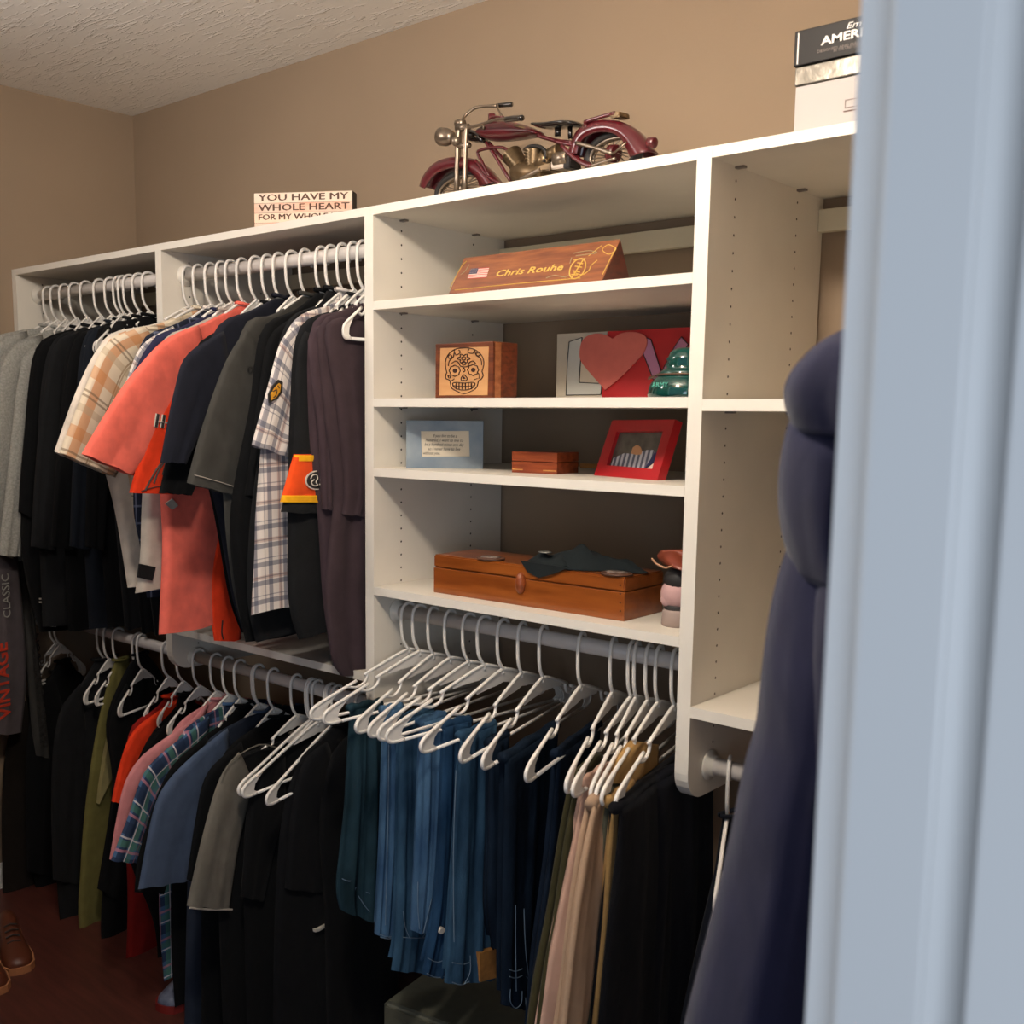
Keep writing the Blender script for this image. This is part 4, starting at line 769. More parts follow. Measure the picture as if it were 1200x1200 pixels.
# ---- painted LOVE board
Yl = 300; B = Pl((at(652, 465, 1, Yl).x, Yl, 0), (1, 0, 0)); zl = B.px((655, 391.5))[1]; xe = xC0 - 12 - B.o.x
redp = mat('red_paint', hx('b01d22'), rough=0.6, noise=.15, nscale=9); whp = mat('white_paint_board', hx('c9c0ae'), rough=0.7, noise=.06, nscale=14); pinkp = mat('salmon_felt_heart', hx('c76a60'), rough=0.9, noise=.05); lav = mat('lavender_paint', hx('b07a9a'), rough=0.8); lgp = mat('pale_letter_paint', hx('c3c5bf'), rough=0.8)
t = thing('love_board', 'painted red and white board with the letters of a love message and a pink heart', 'board', W(B.o.x + xe / 2, Yl, S3))
bm = bmesh.new(); prism(bm, B, [(0, S3), (xe, S3), (xe, zl), (0, zl)], -14, 0); obj('board', bm, redp, t)
bm = bmesh.new(); g = [B.px(p) for p in ((653, 466), (706, 466), (703, 450), (712, 391), (655, 392))]; prism(bm, B, [(0, S3), (g[1][0], S3), g[2], (g[3][0], zl), (0, zl)], .1, 1); obj('white_field', bm, whp, t)
def lz(x, y): return (640 + x * .15, 370 + y * .15)
Lp = [lz(*p) for p in ((185, 205), (285, 170), (262, 522), (440, 530), (432, 615), (160, 620), (172, 350))]
bm = bmesh.new(); prism(bm, B, [B.px(p) for p in Lp], 1, 2); obj('letter', bm, lgp, t); strokes(B, t, [[a, b] for a, b in zip(Lp, Lp[1:] + Lp[:1])], M['dark'], 2, r=2.2, name='outline', flat=.4)
Vp = [lz(*p) for p in ((780, 170), (820, 185), (900, 460), (960, 330), (1050, 160), (1110, 220), (1000, 420), (850, 520), (770, 290))]
Vp = [lz(*p) for p in ((775, 170), (822, 185), (905, 440), (1010, 240), (1060, 165), (1115, 225), (985, 420), (850, 520), (760, 290))]
bm = bmesh.new(); prism(bm, B, [B.px(p) for p in Vp], 1, 2); obj('letter', bm, lav, t); strokes(B, t, [[a, b] for a, b in zip(Vp, Vp[1:] + Vp[:1])], M['dark'], 2, r=2.2, name='outline', flat=.4)
Hp = [(x, y) for x, y in sm([lz(*p) for p in ((530, 180), (580, 145), (650, 128), (730, 135), (785, 165), (795, 220), (765, 295), (700, 370), (590, 480), (470, 580))], 4)] + [(x, y) for x, y in sm([lz(*p) for p in ((440, 545), (380, 480), (290, 370), (270, 300), (285, 210), (330, 160), (400, 140), (470, 150), (525, 180))], 4)]
bm = bmesh.new(); prism(bm, B, [B.px(p) for p in Hp], 2, 5); obj('heart', bm, pinkp, t)

# ---- teal glass insulator
xi = at(803, 466, 1, 70).x; t = thing('glass_insulator', 'dark teal glass insulator with a wire loop at the right end of the third shelf', 'insulator', W(xi, 70, S3))
teal = mat('teal_glass', (0.0, 0.07, 0.06), rough=0.06, spec=0.8, trans=0.35, coat=0.6)
zz = lambda v: at(803, v, 1, 70).z - S3
hh = zz(408); prof = [(58, 0), (60, 6), (57, hh * .25), (50, hh * .38), (42, hh * .45), (43, hh * .5), (38, hh * .55), (31, hh * .6), (33, hh * .66), (30, hh * .72), (32, hh * .78), (28, hh * .84), (26, hh * .92), (16, hh), (2, hh * 1.01)]
k_ = (at(803, 466, 1, 70) - at(765, 466, 1, 70)).length / 60
bm = bmesh.new(); lathe(bm, (xi, 70, S3), [(r * k_, z) for r, z in prof], 32); obj('glass_body', bm, teal, t, True)
bm = bmesh.new(); lathe(bm, (xi, 70, S3), [(46 * k_, hh * .44), (48 * k_, hh * .46), (46 * k_, hh * .48), (43 * k_, hh * .46)], 28); tube(bm, [W(xi - 44 * k_, 60, S3 + hh * .46), W(xi - 58 * k_, 50, S3 + hh * .42), W(xi - 56 * k_, 44, S3 + hh * .38), W(xi - 44 * k_, 44, S3 + hh * .42)], 1.5, 6); obj('wire', bm, mat('rusty_wire', hx('6a5040'), rough=.5, metal=.5), t, True)
FI = Pl((xi, 70 - 56 * k_, S3), (1, 0, 0)); text('lettering', 'ARMY', FI.P(-26 * k_, hh * .2, 2), FI.d, FI.up, 13, mat('embossed_highlight', hx('5fb09c'), rough=.2), t, ext=.8)

# ---- blue photo frame
o = at(476, 548.3, 2, S4); B = Pl(o, (0.80, 0.60, 0)); c = [B.px(p) for p in ((474.3, 492.5), (566.5, 492.5), (567.8, 548.5), (476, 548.3))]
wf = c[1][0]; hf = c[0][1]
bm = bmesh.new(); ig = [B.px(p) for p in ((493, 505.3), (549.5, 505), (550.5, 535), (494.5, 535.2))]
cl = mat('cloudy_blue_paper', hx('66788a'), rough=0.5, nscale=12, col2=hx('8f9ba3'))
t = thing('quote_frame', 'pale blue cloudy frame with a handwritten quote, left end of the fourth shelf', 'picture frame', B.P(wf / 2, 0))
def ringp(bm, Bp, outer, inner, n0, n1):
    for i in range(4): prism(bm, Bp, [outer[i], outer[(i + 1) % 4], inner[(i + 1) % 4], inner[i]], n0, n1)
oc = [(0, hf), (wf, hf), (wf, 0), (0, 0)]; ringp(bm, B, oc, ig, -14, 0); bmesh.ops.remove_doubles(bm, verts=bm.verts[:], dist=1e-6); obj('frame', bm, cl, t)
paper = mat('cream_paper', hx('d8cdb8'), rough=.7); bm = bmesh.new(); prism(bm, B, ig, -6, -3); obj('card', bm, paper, t)
bm = bmesh.new(); prism(bm, B, [(4, 2), (wf - 4, 2), (wf - 4, hf - 3), (4, hf - 3)], -16, -8); obj('backing', bm, mat('brown_backing', hx('5a4636')), t)
iw = ig[1][0] - ig[0][0]; ih = ig[0][1] - ig[3][1]
for k, (ln, a, b) in enumerate((('If you live to be a', .25, .75), ('hundred, I want to live to', .1, .88), ('be a hundred minus one day', .08, .9), ('so I never have to live', .15, .82), ('without you.', .05, .40), ('- winnie the pooh', .45, .92))):
    z = ig[3][1] + ih * (.82 - .17 * min(k, 4)) - 3
    if k != 5: fit_text(t, ln, B, ig[0][0] + iw * a, ig[0][0] + iw * b, z, ih * .17, M['dark'], -2.8, shear=.35)

# ---- small jointed wooden box and strip
o = at(599.8, 553.6, 2, S4); q = at(652.5, 555.2, 2, S4); B = Pl(o, (math.cos(.12), math.sin(.12), 0)); w_ = B.px((652.5, 555))[0]; h_ = B.px((600, 529))[1]
wr = wood('reddish_cigar_wood', hx('6e2a14'), hx('a04e28')); inl = wood('pale_inlay', hx('c08040'), hx('d09a55'))
t = thing('trinket_box', 'small reddish wooden box with pale corner joints in the middle of the fourth shelf', 'box', B.P(w_ / 2, 0, -40))
e = B.P(w_, 0); bk_ = 95
bm = bmesh.new(); prism(bm, B, [(0, 0), (w_, 0), (w_, h_ * .53), (0, h_ * .53)], -bk_, 0); obj('case', bm, wr, t)
bm = bmesh.new(); prism(bm, B, [(0, h_ * .56), (w_, h_ * .56), (w_, h_), (0, h_)], -bk_, 0); obj('lid', bm, wr, t)
bm = bmesh.new(); prism(bm, B, [(1, h_ * .13), (w_ * .25, h_ * .13), (w_ * .25, h_ * .18), (1, h_ * .18)], 0, .4); prism(bm, B, [(w_ * .7, h_ * .13), (w_ - 1, h_ * .13), (w_ - 1, h_ * .18), (w_ * .7, h_ * .18)], 0, .4); obj('inlay', bm, inl, t)
o = at(680, 548, 2, S4); t = thing('wooden_ruler', 'short tan wooden strip lying behind the red frame', 'ruler', W(o.x + 15, o.y, S4)); box('strip', o.x, o.x + 50, o.y - 2, o.y + 10, S4, S4 + 11, inl, t, 1)

# ---- red leaning frame
p0 = at(696, 557, 2, S4); p1 = at(770, 563, 2, S4); d_ = (p1 - p0); n_ = Vector((-d_.y, d_.x, 0)).normalized(); lean = math.radians(17)
B = Pl(p0, d_, Vector((n_.x * math.sin(lean), n_.y * math.sin(lean), math.cos(lean)))); c = [B.px(p) for p in ((717.5, 492.5), (791, 491.5), (770, 563), (696, 557))]
i4 = [B.px(p) for p in ((722.5, 506), (777, 505), (764, 549.5), (710.5, 545))]
rf = mat('red_frame_lacquer', hx('b3161f'), rough=0.3, coat=.3)
t = thing('red_frame', 'red picture frame leaning back with a photo of someone in a checked shirt', 'picture frame', B.P(c[2][0] / 2, 0))
bm = bmesh.new(); ringp(bm, B, c, i4, -22, 0); bmesh.ops.remove_doubles(bm, verts=bm.verts[:], dist=1e-6); obj('frame', bm, rf, t)
bm = bmesh.new(); prism(bm, B, i4, -12, -9); pg = mat('photo_background', hx('54524b'), rough=.25, noise=.35, nscale=40, coat=.5); ph = obj('photograph', bm, pg, t)
def zf(x, y): return B.px((590 + x * .19167, 480 + y * .19167))
pc = plaid('photo_check', hx('c9cbd2'), [(0, 14, .3, .25, hx('2c3350'), .8)])
bm = bmesh.new(); ly = bm.loops.layers.uv.new('UVMap'); vs = [zf(*p) for p in ((640, 335), (655, 290), (720, 260), (790, 265), (860, 240), (900, 240), (915, 262), (850, 355), (740, 348))]; prism(bm, B, vs, -9, -8)
base0 = vs[0]
for f in bm.faces:
    for l in f.loops:
        w3 = l.vert.co; l[ly].uv = ((w3 - B.P(0, 0)).dot(B.d), (w3 - B.P(0, 0)).dot(B.up))
obj('photo_shirt', bm, pc, ph)
bm = bmesh.new(); prism(bm, B, [zf(*p) for p in ((762, 262), (775, 225), (800, 208), (822, 222), (832, 250), (825, 268), (795, 270))], -8.6, -7.6); obj('photo_face', bm, mat('photo_skin', hx('c08f66')), ph)
bm = bmesh.new(); prism(bm, B, [zf(*p) for p in ((845, 355), (905, 262), (935, 245), (925, 300))], -8.4, -7.4); obj('photo_strap', bm, mat('photo_blue', hx('2c2f5c')), ph)
bm = bmesh.new(); prism(bm, B, [zf(*p) for p in ((858, 358), (918, 308), (905, 362))], -8.2, -7.2); obj('photo_corner', bm, whf, ph)
bm = bmesh.new(); prism(bm, B, [(c[2][0] * .45, 2), (c[2][0] * .55, 2), (c[2][0] * .55, 60), (c[2][0] * .45, 60)], -60, -24); obj('easel_back', bm, M['dark'], t)

# ---- long wooden case on the lowest shelf
o = at(508, 694, 2, S5); q = at(731, 728.5, 2, S5); B = Pl(o, (q.x - o.x, q.y - o.y, 0)); w_ = (q - o).length; h_ = B.px((508, 649.5))[1]
r = at(777, 717, 2, S5); dp = abs((r - o).dot(B.n))
wc = wood('orange_varnished_wood', hx('74370f'), hx('97521f'), rough=.3, scale=5, stretch=(1, 6, 9), coat=.4)
t = thing('wooden_case', 'long orange varnished wooden case on the lowest shelf', 'case', B.P(w_ / 2, 0, -dp / 2))
bm = bmesh.new(); prism(bm, B, [(0, 0), (w_, 0), (w_, h_ * .66), (0, h_ * .66)], -dp, 0); bmesh.ops.bevel(bm, geom=bm.edges[:], offset=.0012, segments=1, affect='EDGES'); cs = obj('case_body', bm, wc, t)
bm = bmesh.new(); prism(bm, B, [(0, h_ * .67), (w_, h_ * .67), (w_, h_), (0, h_)], -dp, 0); bmesh.ops.bevel(bm, geom=bm.edges[:], offset=.003, segments=2, affect='EDGES'); obj('lid', bm, wc, t)
s, z = B.px((611, 683)); bm = bmesh.new(); mtx = Matrix((B.d.to_tuple() + (0,), B.up.to_tuple() + (0,), B.n.to_tuple() + (0,), (0, 0, 0, 1))).transposed()
ball(bm, B.P(s, z, 3), 12, 24, 12, rot=mtx, seg=20); obj('latch_knob', bm, wood('knob_wood', hx('7a3a18'), hx('94491f')), t, True)
bm = bmesh.new()
for k in range(4):
    s, z = B.px((727, 686 + k * 10)); ball(bm, B.P(s, z, .3), 2.2, 2.2, .8, seg=6, rot=mtx)
h = obj('pegs', bm, burn, t); h['kind'] = 'stuff'
zt_ = S5 + h_ + 1
# cloth, patches on top of the case
def blanket(name, c, a, b, hgt, m, par, seed=0, ang=0, thick=10, n=26, k=12):
    """a crumpled piece of cloth: closed lens-shaped mesh with folds, lying at height c.z"""
    bm = bmesh.new(); rnd = random.Random(seed); ph_ = [rnd.random() * 6.3 for _ in range(5)]; rings = []
    for i in range(k + 1):
        rr = i / k; ring = []
        for j in range(n):
            th = 2 * math.pi * j / n; e = 1 + .13 * math.sin(3 * th + ph_[0]) + .08 * math.sin(5 * th + ph_[1])
            x = a * rr * e * math.cos(th); y = b * rr * e * math.sin(th)
            z = hgt * (1 - rr ** 2.2) * (1 + .25 * math.sin(x * .05 + ph_[2]) + .25 * math.sin(y * .08 + ph_[3]) + .15 * math.sin((x + y) * .11 + ph_[4])) + 3 * (1 - rr)
            X = x * math.cos(ang) - y * math.sin(ang); Y = x * math.sin(ang) + y * math.cos(ang)
            ring.append(bm.verts.new(W(c[0] + X, c[1] + Y, c[2] + max(z, 1.5))))
        rings.append(ring)
    for i in range(k):
        for j in range(n):
            if i == 0: 
                if j == 0: pass
            bm.faces.new((rings[i][j], rings[i][(j + 1) % n], rings[i + 1][(j + 1) % n], rings[i + 1][j]))
    low = [bm.verts.new(v.co - Vector((0, 0, .0015))) for v in rings[-1]]
    for j in range(n): bm.faces.new((rings[-1][j], rings[-1][(j + 1) % n], low[(j + 1) % n], low[j]))
    bm.faces.new(low); bmesh.ops.remove_doubles(bm, verts=bm.verts[:], dist=1e-6); return obj(name, bm, m, par, True)
bkc = cloth('black_wool', hx('1c2224'))
p = at(640, 648, 2, zt_); p2 = at(735, 640, 2, zt_)
t = thing('black_beret', 'crumpled black wool cap with a small badge on top of the wooden case', 'cap', W(p.x, p.y, zt_))
fr_ = B.P(B.px((640, 655))[0], h_, 0)
cx = fr_.x * 1000
cy = fr_.y * 1000
blanket('cap_body', (cx + 60, cy + 70, zt_), 125, 56, 34, bkc, t, seed=3, ang=.15); blanket('cap_crown', (cx - 5, cy + 28, zt_ + 6), 54, 30, 24, bkc, t, seed=5)
bm = bmesh.new(); FB = Pl((cx - 30, cy - 4, 0), (1, 0, 0)); prism(bm, B, [(B.px((612, 652))[0], h_ + 10), (B.px((668, 661))[0], h_ + 8), (B.px((650, 664))[0], h_ - 10), (B.px((633, 665))[0], h_ - 22), (B.px((620, 660))[0], h_ - 12)], 1, 6); obj('cap_flap', bm, bkc, t)
bm = bmesh.new(); lathe(bm, (cx - 14, cy + 14, zt_ + 30), [(13, 0), (14, 1), (10, 2.5), (2, 3)], 14, sx=1.2); obj('cap_badge', bm, mat('pewter', hx('8a8a84'), rough=.4, metal=.6), t, True)
coinm = mat('printed_patch', hx('8d837c'), rough=.6, nscale=120, col2=hx('4a3228'))
for u, v, lab in ((568, 645, 'round printed badge on the left part of the wooden case'), (716, 662, 'round printed badge near the front right corner of the wooden case')):
    pp = B.P(B.px((u, v))[0], h_, -22); t = thing('round_badge', lab, 'badge', pp); X, Y = pp.x * 1000, pp.y * 1000
    bm = bmesh.new(); lathe(bm, (X, Y, zt_), [(30, 0), (32, 2), (31, 4), (26, 5), (2, 5.6)], 24, sx=1.1, sy=.9); obj('badge_disc', bm, mat('badge_rim', hx('55382a'), rough=.5), t, True)
    bm = bmesh.new(); lathe(bm, (X, Y, zt_ + 5), [(22, 0), (22, 1.2), (2, 1.6)], 20, sx=1.1, sy=.9); obj('badge_print', bm, coinm, t, True)
# leather pouch over a pale ornament, right of the case
XO = at(789, 716, 1, 95).x; YO = 95
brl = mat('brown_leather', hx('7d3a26'), rough=.35, noise=.2, nscale=20, coat=.2); pinkc = mat('pinkish_plush', hx('c09a98'), rough=.9, noise=.12, nscale=30, bump=.5, bscale=60)
t = thing('plush_ornament', 'pinkish ornament on a dark base beside the wooden case', 'ornament', W(XO + 5, YO, S5)); zo = lambda v: at(789, v, 1, YO).z
bm = bmesh.new(); lathe(bm, (XO + 8, YO, S5), [(28, 0), (30, 3), (29, zo(716) - S5), (26, zo(713) - S5)], 20); obj('base', bm, mat('pale_base', hx('9a8880'), rough=.6), t, True)
bm = bmesh.new(); lathe(bm, (XO + 8, YO, S5), [(24, zo(714) - S5), (26, zo(711) - S5), (18, zo(705) - S5)], 16); obj('dark_ring', bm, M['dark'], t, True)
bm = bmesh.new(); ball(bm, W(XO + 8, YO, zo(695)), 34, 30, 32, seg=18); ball(bm, W(XO - 4, YO - 10, zo(702)), 18, 16, 16); obj('plush_body', bm, pinkc, t, True)
bm = bmesh.new(); ball(bm, W(XO + 10, YO, zo(678)), 30, 28, 26, seg=14); obj('dark_cap', bm, M['dark'], t, True)
t = thing('leather_pouch', 'brown leather pouch with a curled edge lying over the pinkish ornament', 'pouch', W(XO + 15, YO + 10, zo(668)))
Fp = Pl((XO, YO - 34, 0), (1, 0, 0)); bm = bmesh.new()
loft_pts_a = [Fp.px(p) for p in ((764, 653), (768, 660), (775, 664), (784, 666))]; 
class FPL:
    @staticmethod
    def P(s, z, n=0): return Fp.P(s, z, n)
loft('pouch_body', FPL, [Fp.px(p) for p in ((772, 645), (766, 652), (770, 659), (782, 666), (796, 668))], [Fp.px(p) for p in ((800, 645), (812, 648), (815, 655), (815, 662), (812, 668))], 18, brl, t, n=16, K=12, fold=4, close=True, off=-14)
strokes(Fp, t, [[(765, 654), (770, 660), (780, 665), (786, 664), (790, 662)]], mat('leather_edge', hx('b98a6a')), 4, r=2, name='curled_edge')

# ---- grey box on the floor under the jeans
zc = -1880; c0 = at(447, 1173, 2, zc); c1 = at(478, 1155, 2, zc); c2 = at(518, 1200, 2, zc)
dx_ = (c2 - c0).normalized(); B = Pl((c0.x, c0.y, -FZ), dx_); hb = zc + FZ
sf = mat('grey_olive_metal', hx('55564a'), rough=.5, noise=.08); t = thing('safe_box', 'low grey lockbox on the floor under the jeans', 'box', B.P(180, 0, -130))
bm = bmesh.new(); prism(bm, B, [(0, 0), (420, 0), (420, hb), (0, hb)], -300, 0); bmesh.ops.bevel(bm, geom=bm.edges[:], offset=.012, segments=3, affect='EDGES'); obj('box_body', bm, sf, t)
bm = bmesh.new(); prism(bm, B, [(40, 60), (380, 60), (380, hb - 30), (40, hb - 30)], 0, 4); obj('box_door', bm, sf, t)
bm = bmesh.new(); prism(bm, B, [(60, hb - 70), (110, hb - 70), (110, hb - 50), (60, hb - 50)], 3, 6); obj('box_plate', bm, mat('grey_plate', hx('8a8a84'), rough=.4), t)
# ---- shoes on the floor
def shoe(label, cx, cy, ang, Lh, m, sole, kind='leather_shoe'):
    t = thing(kind, label, 'shoe', W(cx, cy, -FZ)); ca, sa = math.cos(ang), math.sin(ang)
    def S(x, y, z): return W(cx + x * ca - y * sa, cy + x * sa + y * ca, -FZ + z)
    def sect(x, hw, z0, z1, n=12): return [S(x, hw * math.cos(a) * (1 if math.sin(a) >= 0 else 1), z0 + (z1 - z0) * max(0, math.sin(a)) if math.sin(a) >= 0 else z0) for a in [math.pi * i / (n - 1) for i in range(n)]]
    st = [(-.5, 24, 58), (-.47, 34, 82), (-.38, 38, 98), (-.22, 36, 100), (-.08, 36, 84), (.08, 42, 66), (.25, 46, 54), (.4, 42, 46), (.48, 28, 38), (.5, 10, 28)]
    bm = bmesh.new(); rings = [[bm.verts.new(q) for q in sect(x * Lh, w, 20, z)] for x, w, z in st]
    for a, b in zip(rings, rings[1:]):
        for j in range(11): bm.faces.new((a[j], a[j + 1], b[j + 1], b[j]))
        bm.faces.new((a[11], a[0], b[0], b[11]))
    bm.faces.new(rings[0]); bm.faces.new(rings[-1]); obj('upper', bm, m, t, True)
    bm = bmesh.new(); lo = [S(x * Lh * 1.03, w * 1.1, 0) for x, w, z in st] + [S(x * Lh * 1.03, -w * 1.1, 0) for x, w, z in st[::-1]]
    a = [bm.verts.new(p) for p in lo]; b = [bm.verts.new(p + Vector((0, 0, .022))) for p in lo]; k = len(lo); bm.faces.new(a); bm.faces.new(b)
    for i in range(k): bm.faces.new((a[i], a[(i + 1) % k], b[(i + 1) % k], b[i]))
    obj('sole', bm, sole, t)
    bm = bmesh.new()
    for i in range(4): tube(bm, [S(Lh * (-.06 + i * .07), -20, 84 - i * 9), S(Lh * (-.06 + i * .07), 0, 90 - i * 9), S(Lh * (-.06 + i * .07), 20, 84 - i * 9)], 2.5, 6)
    obj('laces', bm, M['dark'], t)
bl_ = mat('brown_shoe_leather', hx('5a2e1e'), rough=.4); sl_ = mat('tan_sole', hx('a8714c'), rough=.6)
p = at(14, 1122, 2, -FZ + 20); shoe('brown leather shoe on the dark red floor at the left edge', p.x - 60, p.y + 30, -.3, 290, bl_, sl_)
p = at(0, 1140, 2, -FZ + 20); shoe('brown leather shoe in front of the other brown one at the left edge', p.x - 60, p.y - 20, -.2, 290, bl_, sl_)
p = at(206, 1160, 2, -FZ + 20); shoe('blue and white trainer with a red toe under the low clothes', p.x, p.y + 60, -1.2, 280, mat('blue_trainer', hx('3a4560'), rough=.6, nscale=18, col2=hx('8d93a5')), mat('red_sole', hx('7a1f1a')), 'trainer_shoe')

# ------------------------------------------------------------------ model motorcycle
pr_ = at(720, 179, 1, 105); pf = at(540.5, 222, 1, 160)
B = Pl((pf.x, pf.y, zT), (pr_.x - pf.x, pr_.y - pf.y, 0))
def mz(x, y, n=0):
    Q = Pl(B.o + B.n * n, B.d, B.up); return Q.px((490 + x / 4, 100 + y / 4))
mr = mat('dark_red_enamel', hx('50101a'), rough=.28, coat=.5, noise=.12, nscale=15); mk = mat('black_rubber', hx('1a1716'), rough=.6); ms = mat('aged_silver', hx('8d8072'), rough=.32, metal=.85, noise=.15, nscale=60); mb = mat('aged_brass', hx('6e5c44'), rough=.35, metal=.75, noise=.35, nscale=50); mc = mat('black_seat_gloss', hx('15110f'), rough=.2, coat=.6); mdr = mat('maroon_frame', hx('4a1218'), rough=.35)
t = thing('model_motorcycle', 'dark red metal model motorcycle with spoked wheels on the top shelf', 'model motorcycle', B.P(0, 0))
wf_ = mz(205, 485); wr_ = mz(915, 320)
def el(c, rx, rz, a): return (c[0] + rx * math.cos(a), c[1] + rz * math.sin(a))
def etube(bm, c, rx, rz, r, n0=0, a0=0, a1=2 * math.pi, k=36, n=8):
    tube(bm, [B.P(*el(c, rx, rz, a0 + (a1 - a0) * i / k), n0) for i in range(k + 1)], r, n, cap=abs(a1 - a0) < 6.2)
hz_ = {}
for nm, c, rzx in (('front', wf_, mz(100, 485)[0]), ('rear', wr_, mz(805, 320)[0])):
    rx = abs(c[0] - rzx); rz = (c[1] - 11) * 1.0 if nm == 'rear' else (c[1] - 11)
    rz = min(rz, 52); 
    cz = (c[0], rz + 10); hz_[nm] = (cz, rx, rz)
    wh = None
    bm = bmesh.new(); etube(bm, cz, rx + 4, rz, 10, k=40, n=10); wh = obj('wheel', bm, mk, t, True)
    bm = bmesh.new(); etube(bm, cz, rx - 6, rz - 8, 3.5, n0=4); etube(bm, cz, rx - 6, rz - 8, 3.5, n0=-4); obj('rim', bm, ms, wh, True)
    for i in range(20):
        a = 2 * math.pi * i / 20; bm = bmesh.new(); tube(bm, [B.P(*el(cz, 8, 7, a + .9), 6 * (-1) ** i), B.P(*el(cz, rx - 8, rz - 10, a), 0)], 1.3, 5); obj('spoke', bm, ms, wh)
    bm = bmesh.new(); tube(bm, [B.P(cz[0], cz[1], -14), B.P(cz[0], cz[1], 14)], 9, 12); obj('hub', bm, ms, wh, True)
def fender(name, outer, inner, wd, m):
    o_ = sm([mz(*p) for p in outer], 4); i_ = sm([mz(*p) for p in inner], 4); n = min(len(o_), len(i_)); bm = bmesh.new(); rows = []
    for k in range(n):
        a, b = o_[k], i_[k]; mid = a.lerp(b, .45)
        rows.append([bm.verts.new(B.P(q.x, q.y, nn)) for q, nn in ((b, wd), (mid, wd * .98), (a.lerp(b, .1), wd * .7), (a, 0), (a.lerp(b, .1), -wd * .7), (mid, -wd * .98), (b, -wd))])
    for p, q in zip(rows, rows[1:]):
        for j in range(6): bm.faces.new((p[j], p[j + 1], q[j + 1], q[j]))
    o = obj(name, bm, m, t, True); sd = o.modifiers.new('s', 'SOLIDIFY'); sd.thickness = .002; return o
fender('front_fender', [(22, 475), (40, 425), (85, 370), (140, 342), (200, 335), (262, 345), (320, 380), (362, 425), (388, 458)], [(60, 490), (80, 455), (115, 420), (160, 400), (205, 393), (250, 400), (290, 425), (310, 455), (318, 480)], 20, mr)
fender('rear_fender', [(722, 330), (735, 275), (765, 215), (820, 178), (890, 162), (960, 172), (1020, 205), (1070, 260), (1112, 312)], [(780, 330), (790, 290), (815, 255), (855, 235), (905, 228), (955, 238), (995, 270), (1015, 310), (1030, 345)], 24, mr)
def mt(name, pts, r, m, n0=0, n1=None, sub=None, k=3):
    bm = bmesh.new(); off = [n0 if n1 is None else n0 + (n1 - n0) * i / (len(pts) - 1) for i in range(len(pts))]; q = [mz(p[0], p[1], o) for p, o in zip(pts, off)]
    P = [B.P(a[0], a[1], o) for a, o in zip(q, off)]; P = sm(P, k) if len(P) > 2 else P; tube(bm, P, r, 8); return obj(name, bm, m, sub or t, True)
mt('fork', [(192, 180), (186, 300), (180, 495)], 6, ms, 22); mt('fork', [(228, 185), (222, 300), (218, 495)], 6, ms, 26); mt('fork', [(200, 190), (192, 300), (186, 495)], 5, ms, -22)
mt('fork_clamp', [(183, 200), (235, 196)], 8, ms, 22); mt('fork_clamp', [(183, 285), (240, 280)], 7, ms, 22); mt('fork_clamp', [(182, 180), (212, 176)], 9, ms, 10)
bm = bmesh.new(); a = B.P(*mz(160, 245, 18), 18); b = B.P(*mz(108, 240, 18), 18); ax = (b - a).normalized()
tube(bm, [a + ax * -.004, a + ax * .002, a.lerp(b, .5), b, b + ax * .003], [8, 14, 20, 20, 16], 18); obj('headlight', bm, ms, t, True)
bm = bmesh.new(); tube(bm, [b + ax * .002, b + ax * .006], [15, 10], 16); obj('headlight_lens', bm, mat('lens', hx('c9b8a8'), rough=.1, coat=.5), t, True)
bm = bmesh.new(); ball(bm, B.P(*mz(178, 262, 26), 26), 12, 12, 11); obj('horn', bm, ms, t, True)
mt('handlebar', [(228, 200), (270, 190), (320, 175), (370, 160), (415, 158)], 3.5, ms, 26, 70); mt('grip', [(412, 160), (448, 156), (488, 153)], 6, mc, 70, 82)
mt('handlebar', [(206, 172), (218, 145), (262, 108), (310, 98), (372, 97)], 3.5, ms, -20, -70); mt('grip', [(370, 96), (400, 92), (440, 89)], 5.5, mc, -70, -80)
mt('lever', [(372, 92), (378, 120), (396, 148)], 2.5, ms, -66, 40); mt('lever', [(330, 165), (350, 148), (400, 150)], 2.5, mr, 40, 60)
# tank
def body_of(name, outline_top, outline_bot, wd, m, cen=0):
    o_ = sm([mz(*p) for p in outline_top], 4); i_ = sm([mz(*p) for p in outline_bot], 4); n = min(len(o_), len(i_)); bm = bmesh.new(); rows = []; K = 12
    for k in range(n):
        a, b = o_[k], i_[k]; mid = (a + b) / 2; hh_ = (a - b).length / 2; ww = wd * min(1, (max(hh_, .5) / 7)) 
        rows.append([bm.verts.new(B.P(mid.x + (a - mid).x * math.cos(th), mid.y + (a - mid).y * math.cos(th), cen + ww * math.sin(th))) for th in [2 * math.pi * j / K for j in range(K)]])
    for p, q in zip(rows, rows[1:]):
        for j in range(K): bm.faces.new((p[j], p[(j + 1) % K], q[(j + 1) % K], q[j]))
    bm.faces.new(rows[0]); bm.faces.new(rows[-1]); return obj(name, bm, m, t, True)
body_of('fuel_tank', [(302, 215), (320, 190), (360, 172), (420, 168), (480, 180), (540, 200), (576, 222)], [(306, 235), (325, 255), (370, 265), (430, 264), (490, 255), (545, 243), (577, 232)], 26, mr)
body_of('knee_pad', [(300, 228), (260, 208), (240, 205)], [(315, 272), (270, 268), (240, 262)], 14, mc)
body_of('tank_panel', [(478, 186), (520, 196), (560, 212), (574, 222)], [(505, 212), (530, 220), (558, 228), (574, 230)], 29, mb)
mt('tank_cap', [(345, 172), (345, 135)], 8, mr, 8)
bm = bmesh.new(); s, z = mz(346, 208); tube(bm, [B.P(s, z, 24), B.P(s, z, 30)], 5, 10); obj('tank_bolt', bm, ms, t, True)
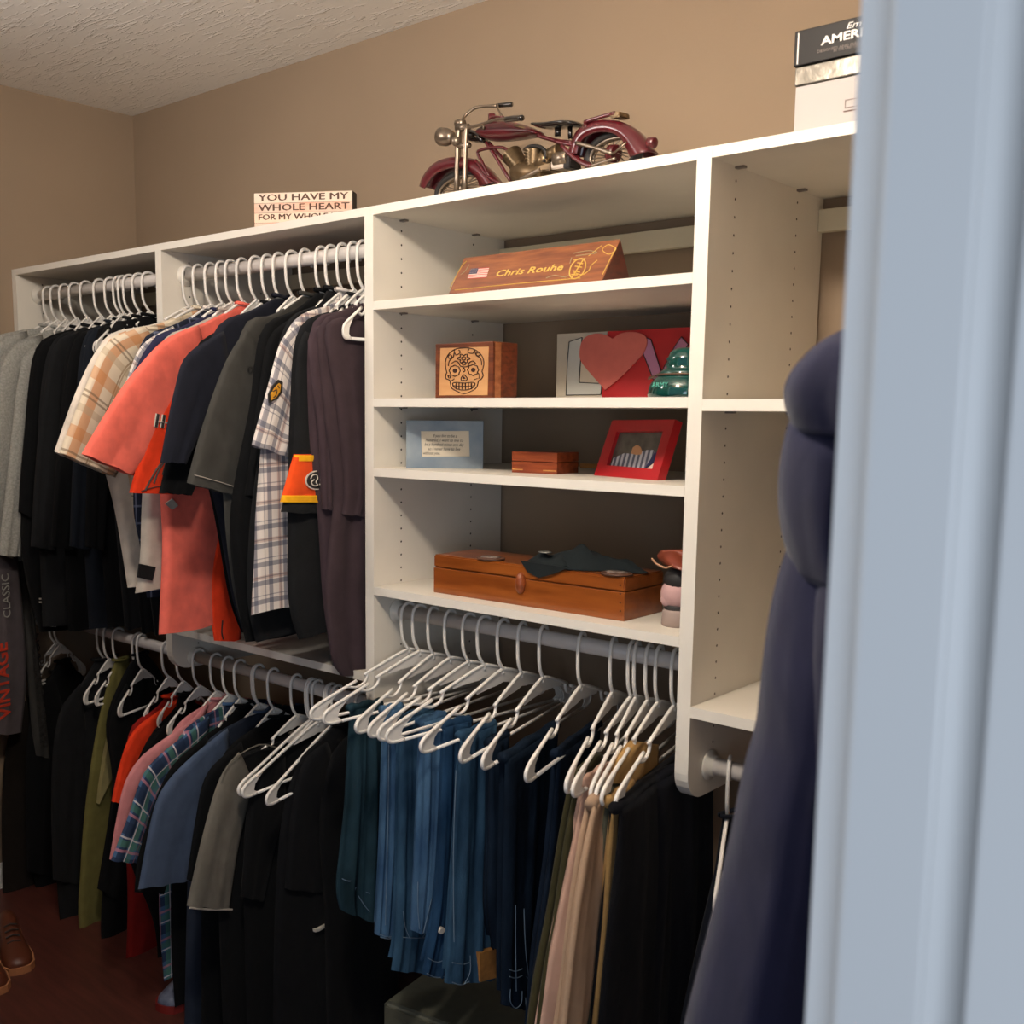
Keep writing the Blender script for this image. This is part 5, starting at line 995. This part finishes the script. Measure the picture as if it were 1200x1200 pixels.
body_of('seat', [(540, 184), (570, 178), (620, 176), (680, 168), (740, 168), (758, 178)], [(545, 190), (580, 203), (630, 206), (690, 200), (740, 197), (757, 190)], 30, mc)
mt('seat_post', [(655, 200), (655, 238)], 7, mc, 0); mt('seat_post', [(712, 198), (714, 250)], 5, mc, 0)
mt('down_tube', [(318, 268), (370, 345), (432, 448)], 4, mr, 12); mt('down_tube', [(332, 268), (385, 330), (440, 390)], 4, mdr, -10)
mt('frame_loop', [(335, 430), (300, 360), (278, 315), (305, 300), (350, 292), (395, 292), (425, 308)], 3.5, mdr, 18); mt('frame_loop', [(270, 350), (330, 430), (388, 460)], 3, mr, 20)
mt('frame_rail', [(560, 235), (610, 250), (660, 262), (740, 268)], 4, mdr, 12); mt('frame_rail', [(640, 262), (700, 275), (760, 285)], 4, mr, 18); mt('frame_rail', [(740, 270), (800, 285), (850, 300), (910, 320)], 4, ms, 24)
mt('frame_rail', [(672, 282), (720, 330), (770, 365), (812, 380)], 4.5, mr, 22); mt('brake_rod', [(805, 382), (850, 365), (925, 342)], 3, ms, 26); mt('rear_strut', [(735, 330), (760, 355), (800, 372)], 5, mdr, 14)
def cyl(name, p, q, r0, r1, m, n0=12, rings=0):
    a, b = B.P(*mz(*p, n0), n0), B.P(*mz(*q, n0), n0); bm = bmesh.new()
    if rings:
        P, R = [], []
        for i in range(rings * 2 + 1): P.append(a.lerp(b, i / (rings * 2))); R.append((r0 + (r1 - r0) * i / (rings * 2)) * (1 if i % 2 else .72))
    else: P, R = [a, a.lerp(b, .04), a.lerp(b, .96), b], [r0 * .85, r0, r1, r1 * .85]
    tube(bm, P, R, 18); return obj(name, bm, m, t, True)
cyl('cylinder_head', (490, 395), (435, 320), 17, 24, mb, 6, rings=6); cyl('cylinder_head', (540, 385), (548, 300), 18, 27, mb, 6, rings=6)
cyl('crankcase', (460, 410), (600, 410), 24, 24, mb, 2); cyl('gearbox', (570, 385), (612, 330), 16, 20, mb, 8); cyl('carburettor', (610, 330), (665, 308), 14, 16, mb, 10)
cyl('starter', (645, 350), (708, 338), 15, 15, ms, 14); cyl('exhaust_pipe', (480, 440), (570, 395), 4, 4, ms, 30)
mt('pipe', [(500, 300), (530, 285), (575, 290), (598, 315), (590, 360)], 4, mk, 22)
for a_, b_, c_, d_, m in ((600, 655, 378, 412, mb), (655, 718, 362, 402, ms), (712, 745, 340, 400, mk)):
    bm = bmesh.new(); prism(bm, B, [mz(a_, d_), mz(b_, d_ - 8), mz(b_, c_ - 6), mz(a_, c_)], -14, 22); bmesh.ops.bevel(bm, geom=bm.edges[:], offset=.002, segments=2, affect='EDGES'); obj('engine_block', bm, m, t)
mt('rack_bar', [(780, 172), (850, 150), (922, 130)], 4, mr, 18); mt('rack_bar', [(785, 178), (790, 215)], 5, mdr, 18)
bm = bmesh.new(); prism(bm, B, [mz(928, 160), mz(976, 156), mz(974, 130), (mz(926, 132))], -12, 20); bmesh.ops.bevel(bm, geom=bm.edges[:], offset=.002, segments=2, affect='EDGES'); obj('rear_light_box', bm, mb, t)
cyl('tail_light', (1080, 268), (1110, 270), 10, 10, mr, 16); mt('fender_strut', [(915, 320), (975, 268)], 2, ms, 26)
cyl('brake_drum', (900, 320), (930, 320), 17, 17, mdr, 8)
